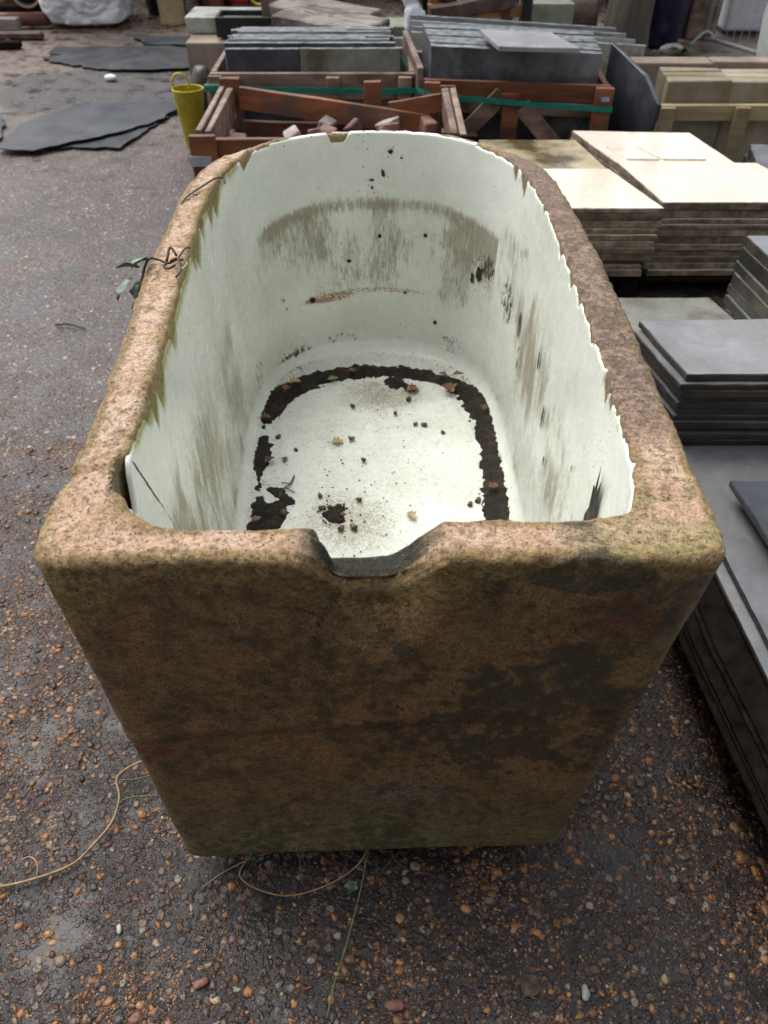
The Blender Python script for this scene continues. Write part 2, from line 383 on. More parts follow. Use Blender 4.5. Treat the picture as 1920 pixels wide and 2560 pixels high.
def m_edge():
    n = NT('stained cream slab edge').rnd()
    a = n.noise(9, 5, .65, n.map((1, 1, 2.5))); b = n.noise(45, 4, .7, n.map((1, 1, .25)))
    col = n.ramp(n.math('ADD', n.math('MULTIPLY', a, .65), n.math('MULTIPLY', b, .4)), [(.36, (.06, .042, .025)), (.5, (.20, .15, .10)), (.64, (.42, .35, .25))])
    col = n.mix(1.0, col, n.rng(n.rv, 0, 1, .55, 1.15), 'MULTIPLY')
    return n.out(col, .5, n.bump(b, .5, .003))
M_edge = m_edge()
M_mossy = simple('lichened cream slab', (.38, .31, .19), (.55, .46, .31), 5, .25, .3, .002, 60, c3=(.09, .065, .03))
M_sand = simple('buff sandstone', (.235, .195, .125), (.36, .31, .225), 6, .6, .5, .004, 90, c3=(.22, .185, .09), rv=.2)
M_brownstone = simple('grey brown sandstone', (.22, .165, .12), (.36, .285, .215), 6, .6, .5, .004, 90, rv=.2)
M_pale = simple('pale grey sawn slab', (.30, .31, .28), (.43, .44, .40), 5, .4, .3, .003, 60, c3=(.20, .19, .15), rv=.25)
M_brick = simple('red stock brick', (.15, .055, .04), (.28, .13, .10), 14, .6, .6, .004, 90, rv=.5)
M_brickp = simple('pale broken brick', (.34, .27, .25), (.50, .43, .40), 14, .6, .6, .004, 90, rv=.5)
M_rubber = simple('wet ribbed rubber', (.012, .016, .024), (.028, .035, .048), 6, .32, .5, .003, 150, rough2=.5, c3=(.04, .04, .042), rv=.3)
M_strap = simple('green nylon strap', (.0, .17, .12), (.01, .24, .18), 20, .35, .2, .001, rv=0)
M_zinc = simple('galvanised plate', (.30, .33, .36), (.42, .45, .48), 20, .35, .2, .001, rv=.1)
M_yellow = simple('yellow plastic mesh', (.40, .33, .012), (.56, .48, .03), 20, .35, .2, .001, rv=.05)
M_rust = simple('rusty iron', (.05, .028, .022), (.13, .075, .055), 12, .5, .5, .003, 90)
M_pipe = simple('brown glazed drain pipe', (.12, .035, .025), (.20, .07, .045), 12, .3, .2, .002, 90)
M_bin = simple('black plastic', (.008, .010, .012), (.018, .022, .026), 10, .35, .2, .002, rv=.2)
M_blue = simple('dark blue glazed pot', (.008, .009, .035), (.016, .018, .07), 10, .2, .2, .002)
M_pot = simple('buff clay chimney pot', (.34, .26, .12), (.46, .37, .2), 8, .6, .3, .003, 90)
M_orange = simple('bright orange board', (.42, .10, .015), (.55, .16, .03), 10, .5, .3, .003)
M_red = simple('red painted metal', (.35, .01, .008), (.48, .02, .015), 10, .35, .2, .002)
M_white = simple('white paint', (.60, .62, .66), (.72, .74, .78), 10, .4, .2, .002)
M_bark = simple('damp tree bark', (.045, .038, .03), (.12, .095, .07), 12, .7, .9, .01, 60, streak=(1, 1, .25))
M_hedge = simple('dark evergreen leaves', (.012, .022, .008), (.045, .07, .025), 9, .45, .3, .003, rv=.4)
M_fern = simple('fern green', (.04, .065, .02), (.09, .125, .045), 20, .5, .3, .002)
M_greygreen = simple('grey green block', (.16, .18, .13), (.27, .29, .22), 9, .6, .4, .003)
M_bag = simple('white woven sack', (.76, .76, .82), (.86, .86, .9), 12, .45, .4, .004, 300, rv=.05)
M_ink = simple('faded black print', (.02, .02, .03), (.05, .05, .06), 30, .5, .1, .001)
M_pink = simple('faded pink tape', (.55, .30, .32), (.62, .38, .40), 30, .5, .1, .001)
M_mesh = simple('pale debris netting', (.50, .53, .50), (.62, .65, .62), 30, .6, .5, .004, 200)

M_black.node_tree.nodes['Principled BSDF'].inputs['IOR'].default_value = 1.2
for _m in (M_black, M_soil): _m.node_tree.nodes['Principled BSDF'].inputs['Specular IOR Level'].default_value = .25
# ---------------------------------------------------------------- ground
def ground():
    xs = np.concatenate([np.linspace(-60, -3, 12)[:-1], np.linspace(-3, 4, 141), np.linspace(4, 60, 12)[1:]])
    ys = np.concatenate([np.linspace(-40, -.5, 8)[:-1], np.linspace(-.5, 10, 211), np.linspace(10, 90, 10)[1:]])
    X, Y = np.meshgrid(xs, ys); P = np.stack([X, Y], -1)
    Z = (fbm(P, 1.5, 3, 3) - .5) * .012 * ss(.5, 0, np.abs(X) / 20)
    Z -= .002
    V = np.stack([X, Y, Z], -1).reshape(-1, 3); nx, ny = len(xs), len(ys)
    i = (np.arange(ny - 1)[:, None] * nx + np.arange(nx - 1)[None]).ravel()
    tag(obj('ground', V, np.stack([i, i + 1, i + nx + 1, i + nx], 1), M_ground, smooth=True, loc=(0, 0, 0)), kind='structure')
ground()

# ---------------------------------------------------------------- unseen wall and roof, added behind the photographer to shade the near side
sh_ = thing('shade_blocker', 'unseen boarded wall and roof added behind the photographer to shade the trough', 'shade_blocker', (0, -2.5, 0))
m_ = MB()
for k in range(36): m_.box((-4.0 + .225 * k, -2.55, 0), (-3.785 + .225 * k, -2.52, 3.2), .002)
m_.build('wall', M_bark, sh_)
MB().beam((-4.1, -2.65, 3.25), (4.1, -2.65, 3.25), 1.3, .05, .004, up=(0, -.25, 1)).build('roof', M_black, sh_)

# ---------------------------------------------------------------- the trough
OUT = [(0, .598), (-.1, .597), (-.2, .597), (-.31, .595), (-.378, .592), (-.408, .606), (-.414, .65), (-.411, .77), (-.413, .9), (-.424, 1.07), (-.438, 1.25), (-.445, 1.45), (-.446, 1.65), (-.438, 1.81), (-.405, 1.95), (-.33, 2.06), (-.20, 2.128), (-.03, 2.152), (.1, 2.145), (.21, 2.108), (.318, 2.0), (.380, 1.83), (.403, 1.63), (.412, 1.41), (.413, 1.2), (.411, 1.0), (.408, .85), (.407, .72), (.405, .640), (.389, .604), (.3, .599), (.15, .599)]
INN = [(0, .655), (-.09, .650), (-.19, .648), (-.265, .651), (-.297, .668), (-.320, .695), (-.334, .735), (-.342, .79), (-.347, .91), (-.354, 1.07), (-.366, 1.25), (-.378, 1.45), (-.385, 1.64), (-.378, 1.79), (-.352, 1.91), (-.298, 2.01), (-.18, 2.086), (-.033, 2.113), (.092, 2.100), (.185, 2.06), (.270, 1.968), (.324, 1.83), (.342, 1.65), (.346, 1.42), (.344, 1.2), (.339, 1.0), (.334, .87), (.328, .775), (.312, .70), (.285, .672), (.2, .662), (.1, .660)]
def loops(step, fronty=None):
    """matched closed outer / inner loops"""
    def cr(L):
        P = np.array(L); n = len(P); o = []
        for i in range(n):
            a, b, c, d = P[i - 1], P[i], P[(i + 1) % n], P[(i + 2) % n]
            k = max(2, int(np.linalg.norm(np.array(OUT[(i + 1) % n]) - OUT[i]) / step))
            t = np.arange(k)[:, None] / k
            o.append(.5 * ((2 * b) + (-a + c) * t + (2 * a - 5 * b + 4 * c - d) * t * t + (-a + 3 * b - 3 * c + d) * t ** 3))
        return np.concatenate(o)
    return cr(OUT), cr(INN)
ZR, ZB, ZF = .92, .09, .275
def notch_in(x):  return .052 * ss(-.086, -.064, x) * ss(.068, .0, x) ** .6 - .004 * ss(.03, .06, x) * ss(.3, .1, x)
def notch_out(x): return .076 * ss(-.115, -.045, x) * ss(.085, .0, x)
def rim_drop(x, y, t):
    """how far the rim is worn down; t 0 inner edge .. 1 outer edge"""
    fr = ss(.74, .68, y); x = x + .022 * (fbm(np.stack([x, y + 0 * x, t + 0 * x], -1), 28, 19, 3) - .5)
    return fr * (notch_in(x) * (1 - t) + np.maximum(notch_out(x), notch_in(x)) * t)
def grid_faces(n, rows, k0=0, closed=True):
    i = np.arange(rows - 1)[:, None] * n + np.arange(n)[None]; j = np.arange(rows - 1)[:, None] * n + (np.arange(n)[None] + 1) % n
    return np.stack([i, j, j + n, i + n], -1).reshape(-1, 4) + k0
trough = thing('stoneware_trough', 'big old stoneware trough with a chipped white glazed inside and a rounded far end', 'trough', (0, 1.35, 0))
def inward(L):
    d = np.roll(L, -1, 0) - np.roll(L, 1, 0); nrm = np.stack([d[:, 1], -d[:, 0]], 1); nrm /= np.linalg.norm(nrm, axis=1)[:, None]
    c = L.mean(0); s = np.sign(((c - L) * nrm).sum(1)); return nrm * s[:, None]
def teeth(L):
    """how far below the rim the glaze is chipped, for each loop point"""
    s = np.concatenate([[0], np.cumsum(np.linalg.norm(np.diff(L, axis=0), axis=1))]); rr = random.Random(5)
    dz = np.zeros(len(L)); x, y = L[:, 0], L[:, 1]
    left = (x < 0) & (y > .7) & (y < 2.02); right = (x > 0) & (y > .7) & (y < 2.0)
    for side, nT in ((left, 34), (right, 60)):
        ids = np.where(side)[0]
        if len(ids) == 0: continue
        for k in range(nT):
            i = rr.choice(list(ids[::3])); wd = rr.uniform(.006, .026) * (1.6 if side is left else 1); dp = abs(rr.gauss(0, 1)) ** 2 * (.003 if side is left else .0016) + .001
            dd = (s - s[i]) * (1 if side is left else -1)
            tri = np.where(dd < 0, 1 + dd / (wd * .35), 1 - dd / wd)
            tri = np.clip(tri, 0, 1); dz = np.maximum(dz, (tri * (1.9 - .9 * tri) if k % 3 else tri ** .8) * min(dp, .035))
    def bite(yy, wd, dp, sd, sk=.4):
        nonlocal dz
        dd = (y - yy); tri = np.where(dd < 0, 1 + dd / (wd * sk), 1 - dd / wd)
        dz = np.maximum(dz, np.clip(tri, 0, 1) ** .7 * dp * (np.sign(x) == sd) * (y > .68))
    for a in ((1.72, .06, .045), (1.66, .05, .040), (1.56, .03, .025), (1.47, .06, .045), (1.43, .05, .03), (1.13, .04, .03), (.985, .05, .05), (.935, .03, .045), (.90, .04, .02), (1.93, .04, .03)): bite(*a, -1)
    for a in ((1.80, .035, .05), (1.86, .02, .035), (1.62, .02, .02), (1.30, .03, .022), (1.22, .025, .016), (1.10, .03, .014), (.955, .035, .04), (.92, .02, .03), (1.42, .03, .02)): bite(*a, 1)
    # big hollow at the near left inside corner
    dz = np.maximum(dz, .065 * ss(.695, .715, y) * ss(.785, .745, y) * (x < -.3))
    # chip on the far end, left of centre
    dz = np.maximum(dz, .022 * ss(-.15, -.135, x) * ss(-.085, -.11, x) * (y > 2))
    base = .006 + .004 * (vn(L, 25, 3) - .5) + .0 * x
    base = np.where(y > 2.02, .0015 + .006 * np.clip(vn(L, 40, 9) - .6, 0, 1), base)
    base = base + .008 * left * ss(2.0, 1.7, y) * ss(.75, .9, y)
    return base + dz
def build_body():
    O, I = loops(.0042); n = len(O); wl, wi = inward(O), inward(I)
    rows = []; T = []; zone = []
    back = ss(1.85, 2.05, O[:, 1])
    # outside wall, bottom to top
    for r, z in ((.10, ZB + .006), (.045, ZB), (.018, ZB + .002), (.006, ZB + .010)):
        rows.append((O + wl * r, np.full(n, z))); T.append(1); zone.append(0)
    zs = np.concatenate([np.arange(ZB + .022, .80, .0065), np.arange(.80, ZR - .012, .0042)])
    for z in zs: rows.append((O.copy(), np.full(n, z))); T.append(1); zone.append(0)
    rad = .013
    for a in np.linspace(.15, 1, 6):
        an = a * math.pi / 2
        rows.append((O + wl * (rad * (1 - math.cos(an)))[...] if False else O + wl * rad * (1 - math.cos(an)), np.full(n, ZR - rad + rad * math.sin(an)))); T.append(1 - .25 * a); zone.append(1)
    Ot = O + wl * rad; It = I - wi * .007
    for a in np.linspace(0, 1, 12)[1:-1]: rows.append((Ot * (1 - a) + It * a, np.full(n, ZR))); T.append(.75 * (1 - a)); zone.append(2)
    for a in np.linspace(0, 1, 4):
        an = a * math.pi / 2; rows.append((It + wi * .007 * math.sin(an), ZR - .007 * (1 - math.cos(an)) + 0 * O[:, 0])); T.append(0); zone.append(3)
    for z in list(np.arange(ZR - .012, ZR - .15, -.005)) + [.7, .6, .5, .4, .33, .26]: rows.append((I.copy(), np.full(n, z))); T.append(0); zone.append(4)
    P = np.stack([r[0] for r in rows]); Z = np.stack([r[1] + 0 * O[:, 0] for r in rows]); T = np.array(T)[:, None]; zone = np.array(zone)[:, None] + 0 * Z
    X, Y = P[..., 0].copy(), P[..., 1].copy()
    k = ss(.60, .92, Z)
    Z = Z - rim_drop(X, Y, T) * k
    # the far rim falls away outwards
    Z = Z - (back * .022)[None] * T * ss(.8, .9, Z)
    # notch: throat pulls the outer edge inwards
    no = notch_out(X) * ss(.74, .68, Y) * ss(.3, .95, T)
    Y += no * .30 * ss(.78, .90, Z + no)
    # taper towards the foot
    h = np.clip((ZR - Z) / .83, 0, 1) * (T > .7)
    X = X + h * np.where(X < 0, .030, -.074) * ss(0, .35, np.abs(X)); Y += h * .004
    Z = Z + h * ss(.6, 1, h) * (.055 * X)
    # slight ledge across the outside, lower down
    led = .56 + .10 * X
    ledge = ss(led - .012, led + .008, Z); outm = (zone < 2)
    nin = np.broadcast_to(wl[None], P.shape)
    sh = (1 - ledge) * .0022 * outm; X += nin[..., 0] * sh; Y += nin[..., 1] * sh
    bumpz = np.exp(-((Z - led) / .012) ** 2) * outm * ss(.3, .36, np.abs(X)) * .0025; X -= nin[..., 0] * bumpz; Y -= nin[..., 1] * bumpz
    # near left corner is knocked back a little below the rim
    # cracks over the left rim
    for (y0, sl, wd, dp) in ((.81, .10, .003, .005), (.755, .30, .005, .006)):
        yy = y0 + sl * (X + .375) + .010 * (vn(np.stack([X, Y], -1), 60, 8) - .5)
        g = np.exp(-((Y - yy) / wd) ** 2) * (X < -.29) * ss(.84, .90, Z) * (zone < 4); Z -= g * dp
        gs = np.exp(-((Y - yy) / (wd * 2)) ** 2) * (X < -.38) * ss(.80, .88, Z); X += gs * dp * .6
    # raised broken corner block in front of the wider crack, hollow inside of it
    hol = ss(.70, .72, Y) * ss(.80, .765, Y) * (X < -.28) * (zone >= 3) * ss(.74, .86, Z); X -= hol * .012
    V = np.stack([X, Y, Z], -1)
    # surface roughness
    raw = ss(0.5, 1.5, zone.astype(float))
    edge = ss(.86, .90, Z)
    f1 = fbm(V, 38, 1, 4) - .5; f2 = fbm(V, 150, 5, 3) - .5; f0 = fbm(V, 9, 11, 3) - .5
    amp = .0016 + .0052 * edge
    D = f0 * .006 + f1 * amp + f2 * (.0008 + .0026 * edge)
    wear = np.clip(fbm(V, 16, 31, 3) - .58, 0, 1) * edge * (zone < 2) * .06
    V[..., 0] += nin[..., 0] * (D * .8 + wear * .5) * outm; V[..., 1] += nin[..., 1] * (D * .8 + wear * .5) * outm
    V[..., 2] -= (D + wear * .4) * ss(.85, .91, Z) * 1.0
    tops = (zone >= 3)
    V[..., 0] -= np.broadcast_to(wi[None], P.shape)[..., 0] * f1 * .004 * tops; V[..., 1] -= np.broadcast_to(wi[None], P.shape)[..., 1] * f1 * .004 * tops
    # ---- colour of the clay itself
    x, y, z = V[..., 0], V[..., 1], V[..., 2]
    a1, a2, a3, a4 = fbm(V, 7, 41, 4), fbm(V, 22, 42, 4), fbm(V, 70, 43, 4), fbm(V, 3, 44, 3)
    peach = mix(np.array([.51, .335, .22]) * np.ones(V.shape), (.58, .42, .31), ss(.35, .65, a2))
    peach = mix(peach, (.42, .28, .25), ss(.62, .72, a1) * .4)
    ochre = mix(np.array([.25, .165, .055]) * np.ones(V.shape), (.36, .25, .11), ss(.35, .65, a3))
    brown = mix(np.array([.25, .155, .068]) * np.ones(V.shape), (.17, .11, .052), ss(.4, .62, a2))
    brown = mix(brown, (.30, .165, .075), ss(.5, .7, a4) * .7)
    # raw clay on top, glaze line just below the edge of the outside wall
    line = .884 + .03 * (a1 - .5) - .10 * ss(-.29, -.39, x) * ss(.72, .6, y) - .10 * ss(-.16, -.02, x) * ss(.12, .0, x) * ss(.75, .65, y) + .02 * (a2 - .5)
    israw = ss(line - .004, line + .004, z)
    top = ss(.899, .912, z + .045 * back[None] * T + rim_drop(X, Y, T) * .8)
    col = mix(brown, ochre, israw)
    oc = ss(.56, .42, a2 + .10 * (a3 - .5)) * .0
    # olive growth near both edges of the side rims, peach between
    wleft = ss(.5, .36, a1 + .3 * (a2 - .5))
    Tn = T + 0 * x
    edgeol = np.clip(ss(.18, .0, Tn + .35 * (a2 - .45)) + ss(.62, .8, Tn + .30 * (a2 - .5)), 0, 1)
    col = mix(col, peach, israw * top * (1 - edgeol * .85))
    rightm = ss(.25, .33, x) * ss(.62, .75, y)
    darkr = mix(np.array([.13, .09, .068]) * np.ones(V.shape), (.30, .205, .15), ss(.44, .56, a3 * .75 + a2 * .25))
    darkr = mix(darkr, (.20, .14, .12), ss(1.3, 1.9, y) * .6)
    col = mix(col, darkr, rightm * israw * ss(.75, .9, y + .4 * (a1 - .5)) * .92)
    speck = ss(.60, .66, a3) * israw; col = mix(col, (.12, .085, .035), speck * .55)
    rc = ss(.16, .30, x) * ss(.78, .66, y) * israw; col = mix(col, (.30, .25, .10), rc * ss(.45, .58, a2) * .7)
    # dark green and black growth at the right of the front edge, in the notch
    dk = ss(.0, .35, 1 - ((x - .235) / .095) ** 2 - ((z - .888) / .034) ** 2 + 1.6 * (a2 - .5)) * (y < .66)
    col = mix(col, mix(np.array([.022, .028, .018]) * np.ones(V.shape), (.07, .075, .035), ss(.45, .65, a3)), dk * .3)
    nt2 = ss(-.15, -.05, x) * ss(.12, .03, x) * ss(.70, .66, y) * israw * ss(.46, .56, a2); col = mix(col, (.10, .075, .03), nt2 * .6)
    # blotches on the front
    fr = (y < .75) * (1 - israw)
    b1 = ss(.0, .7, 1 - ((x - .23) / .17) ** 2 - ((z - .60) / .19) ** 2 + 2.4 * (a2 - .5) + 1.6 * (a1 - .5) + 3 * (a3 - .5)) * fr
    col = mix(col, (.09, .068, .042), b1 * .4); stainp = b1 * .50 + .22 * ss(.5, .62, a1) * fr
    b2 = ss(.52, .62, a2 * .6 + a3 * .4) * fr; col = mix(col, (.09, .06, .035), b2 * .35); stainp = stainp + .21 * fr + .13 * b2
    pk = ss(.0, .8, 1 - ((x - .30) / .08) ** 2 - ((z - .80) / .07) ** 2 + 1.5 * (a2 - .5)) * fr; col = mix(col, (.13, .05, .028), pk * .7)
    lowm = ss(.50, .15, z + .25 * (a1 - .5)) * (1 - israw)
    col = mix(col, mix(np.array([.19, .145, .085]) * np.ones(V.shape), (.14, .125, .055), ss(.4, .6, a2)), lowm * .85)
    gn = ss(.50, .60, a2 * .5 + a1 * .5 + .10 * ss(.3, .12, z)) * ss(.35, .2, z); col = mix(col, (.26, .245, .12), gn * .75)
    rl = np.exp(-((z - led + .035) / .022) ** 2) * ss(.25, .38, np.abs(x)) * (y < .9) * (1 - israw); col = mix(col, (.17, .045, .02), np.clip(rl * 1.2, 0, 1) * ss(.3, .5, a2))
    dl = np.exp(-((z - led + .01) / .008) ** 2) * (1 - israw) * ss(.35, .55, a1); col = mix(col, (.05, .03, .018), dl * .5)
    gr = ss(.0, .7, 1 - ((x - .03) / .10) ** 2 - ((z - .34) / .07) ** 2 + 1.5 * (a2 - .5)) * fr; col = mix(col, (.23, .20, .17), gr * .45)
    pit = ss(.0, .5, 1 - ((x - .0) / .035) ** 2 - ((z - .555) / .025) ** 2 + 1.8 * (a3 - .5)) * fr; col = mix(col, (.04, .025, .016), pit * .8)
    sides = (y > .75) * (zone < 2); col = mix(col, (.20, .145, .06), sides * .4)
    # crack from the notch
    for (x0, z0, x1, z1) in ((-.108, .831, -.078, .806), (-.078, .806, -.045, .845), (-.078, .806, -.09, .77)):
        dx, dz = x1 - x0, z1 - z0; tt = np.clip(((x - x0) * dx + (z - z0) * dz) / (dx * dx + dz * dz), 0, 1)
        ds = np.hypot(x - x0 - tt * dx, z - z0 - tt * dz) + .004 * (a3 - .5); c_ = ss(.003, .0012, ds) * (y < .62); col = mix(col, (.03, .02, .012), c_ * .9)
    inn = (zone >= 3) * ss(.915, .905, z); col = mix(col, (.29, .24, .085), inn * .75 * (1 - rightm * .5))
    nt_ = ss(-.11, -.065, x + .03 * (a2 - .5)) * ss(.08, .03, x + .03 * (a3 - .5)) * ss(.72, .69, y) * ss(.62, .35, Tn + .3 * (a2 - .5)) * ss(.76, .82, z)
    col = mix(col, (.028, .034, .024), nt_ * .95); stn = nt_
    hollow = ss(.70, .72, Y) * ss(.80, .765, Y) * (X < -.28) * (zone >= 3); col = mix(col, (.09, .065, .028), hollow * .7 * ss(.35, .6, a2 + .1))
    V = V.reshape(-1, 3); F_ = grid_faces(n, len(rows))
    # close the underside and inner bottom
    V = np.concatenate([V, [[0, 1.35, ZB + .008]]]); c0 = len(V) - 1
    i = np.arange(n); F1 = F_
    col = np.concatenate([col.reshape(-1, 3), [[.1, .08, .05]]]); stainp = np.clip(stainp + dk * .62 + lowm * .12 + .10 * rightm * israw, 0, 1); surf = np.stack([israw, lowm, stainp], -1).reshape(-1, 3); surf = np.concatenate([surf, [[0, 0, 0]]])
    FF = [tuple(f) for f in F1] if False else None
    b = obj('body', V, F_, M_clay, trough, smooth=True, attrs={'tint': col, 'surf': surf})
    bm = bmesh.new(); bm.from_mesh(b.data); bm.verts.ensure_lookup_table()
    for k_ in range(n):
        bm.faces.new((bm.verts[k_], bm.verts[c0], bm.verts[(k_ + 1) % n])).smooth = True
    bmesh.ops.recalc_face_normals(bm, faces=bm.faces); bm.to_mesh(b.data); bm.free()
build_body()

def build_lining():
    O, I = loops(.0030); n = len(I); wi = inward(I); dz = teeth(I)
    back = ss(1.85, 2.05, I[:, 1])
    fr = ss(.74, .68, I[:, 1]); top0 = ZR - dz - fr * (notch_in(I[:, 0]) + .010)
    rough = (fbm(np.c_[I, 0 * I[:, :1]], 60, 4, 4) - .5) * .012
    top0 = top0 + rough * (1 - back)
    rows = []
    def add(off, z, P=I, W=wi): rows.append(np.c_[P + W * off[:, None] if hasattr(off, '__len__') else P + W * off, z + 0 * P[:, 0]])
    # over the far rim the glaze wraps on to the top
    wrap = back * (dz < .012) * .35
    add(-.004 - wrap * .020, top0 + wrap * .0015); add(-.0035 - wrap * .010, top0 + .0005 + wrap * .002); nlip = 2
    add(.0008 + 0 * dz, top0 - .0004 + wrap * .0015); add(.0030 + 0 * dz, top0 - .0020)
    tl = np.linspace(0, 1, 110)[1:] ** 1.0
    zc = ZF + .05                                  # cove starts here
    for t in tl:
        z = (top0 - .002) * (1 - t) + zc * t
        bow = .010 * np.sin(t * math.pi) * 0
        add(.0030 + bow + .010 * t, z)
    for a in np.linspace(0, 1, 12)[1:]:
        an = a * math.pi / 2; add(.013 + .05 * (1 - math.cos(an)), zc - .05 * math.sin(an))
    wallrows = len(rows)
    last = rows[-1]; cen = np.array([-.02, 1.35])
    # floor rings shrink to a long spine
    for s in np.linspace(0, 1, 70)[1:]:
        p = last[:, :2]; tgt = np.c_[np.full(n, cen[0]), np.clip(p[:, 1], .95, 1.75)]
        q = p * (1 - s) + tgt * s; z = ZF - .006 * ss(0, 1, s) + 0 * p[:, 0]
        rows.append(np.c_[q, z])
    V = np.stack(rows)
    x, y, z = V[..., 0], V[..., 1], V[..., 2]
    isw = (z > ZF + .03)
    nn = fbm(V, 6, 3, 3) - .5; wv = (nn * .004 + (fbm(V, 30, 3, 2) - .5) * .0012) * ss(nlip, nlip + 8, np.arange(len(rows)))[:, None] * (np.arange(len(rows)) < wallrows)[:, None]
    W = np.broadcast_to(wi[None], V[..., :2].shape); V[..., 0] += W[..., 0] * wv; V[..., 1] += W[..., 1] * wv
    V[wallrows:, :, 2] += ((fbm(V[wallrows:], 12, 8, 3) - .5) * .004)
    # ---- stains
    a1, a2 = fbm(V, 5, 61, 4), fbm(V, 14, 62, 4)
    sn = ss(.36, .62, fbm(V * np.array([1, 1, .22]), 26, 71, 4)); sn2 = fbm(V * np.array([1, 1, .5]), 11, 72, 4)
    def bl(cx, sx, cz, sz, v, p=1.0): return np.clip(1.25 - ((v - cx) / sx) ** 2 - ((z - cz) / sz) ** 2, 0, 1) ** p
    farw = (y > 1.9); L = (x < -.2) & ~farw; Rr = (x > .2) & ~farw
    br = L * (bl(1.02, .20, .56, .20, y) * 1.1 + bl(1.25, .12, .56, .2, y) * .35 + bl(.85, .10, .62, .1, y) * .3 + bl(1.55, .22, .50, .16, y) * .35)
    br = br + L * bl(.92, .10, .52, .12, y) * .6 + isw * (L | Rr) * (ss(.42, .3, z) * .30 + .16 * ss(.85, .7, z))
    br = br + Rr * (bl(1.50, .22, .62, .15, y) * .95 + bl(1.15, .18, .60, .13, y) * .6 + bl(1.78, .12, .68, .12, y) * .75 + bl(.86, .10, .60, .18, y) * .6 + bl(.95, .08, .5, .2, y) * .4)
    br = br * np.where(x > .2, .72, 1.0) * (.5 + .6 * sn) * (.35 + 1.1 * ss(.3, .65, sn2))
    cres = np.exp(-((z - (.735 - .45 * np.clip(np.abs(x + .02) - .16, 0, 1) ** 1.3)) / .020) ** 2) * farw * ss(.36, .30, np.abs(x))
    br = br + cres * .85 * (.45 + .7 * sn2) + farw * .42 * ss(.76, .70, z) * ss(.38, .55, z) * ss(.42, .62, sn2) + farw * bl(-.22, .09, .65, .09, x) * .38 + farw * bl(.24, .10, .66, .08, x) * .35 + farw * .12 * ss(.72, .6, z) * ss(.4, .5, z)
    sd = farw * (bl(.285, .045, .63, .05, x) * .8 + bl(.20, .06, .345, .035, x) * .55 + bl(-.13, .08, .332, .02, x) * .5 + bl(-.27, .06, .335, .05, x) * .5) + L * bl(1.85, .06, .36, .05, y) * .6
    sd = sd + Rr * (bl(1.80, .07, .60, .09, y) * .75 + bl(1.62, .05, .52, .09, y) * .7) + (z < ZF + .05) * (z > ZF - .002) * isw * .3 + np.exp(-((z - ZF - .022) / .014) ** 2) * .34 * ss(.2, .28, x)
    ru = farw * (bl(-.17, .09, .465, .016, x) + bl(-.02, .20, .482, .012, x) * .75 + bl(.06, .18, .655, .02, x) * .4 + bl(-.19, .04, .50, .02, x) * .4 + bl(.27, .05, .57, .05, x) * .5)
    fl = ~isw & (z < ZF + .01)
    brf = fl * (np.clip(1 - ((x + .09) / .13) ** 2 - ((y - 1.33) / .12) ** 2, 0, 1) * .42 + np.clip(1 - ((x) / .14) ** 2 - ((y - 1.86) / .09) ** 2, 0, 1) * .5 + .25)
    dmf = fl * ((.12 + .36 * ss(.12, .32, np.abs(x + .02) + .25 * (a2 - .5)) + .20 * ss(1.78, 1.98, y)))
    st = np.stack([np.clip(br * (.7 + .6 * a1) + brf, 0, 1), np.clip(sd * (.7 + .6 * a1) + dmf, 0, 1), np.clip(ru, 0, 1)], -1)
    dtop = top0[None] - z; alg_ = np.exp(-dtop / .018) * np.where(x < 0, 1.0, .55) * isw * ss(.0, .3, .75 + a1 - farw * .55); alg_ = alg_ * (1 - .7 * farw) * ss(.74, .86, y)
    F_ = grid_faces(n, len(rows)); fm = (np.arange(len(rows) - 1)[:, None] + 0 * np.arange(n)[None] < nlip).astype(int) * (x[:-1] > .05) * (y[:-1] < 1.98)
    # bright chipped edge shows only where the glaze is broken
    o = obj('glazed_lining', V.reshape(-1, 3), F_, M_glaze, trough, smooth=True, attrs={'stain': st.reshape(-1, 3), 'algae': alg_.reshape(-1)}, mats=[M_glaze, M_chip], fm=fm.ravel())
    tag(o, 'pale green white glaze with brown water stains and a jagged broken edge')
    bm = bmesh.new(); bm.from_mesh(o.data); bmesh.ops.recalc_face_normals(bm, faces=bm.faces); bm.to_mesh(o.data); bm.free()
build_lining()

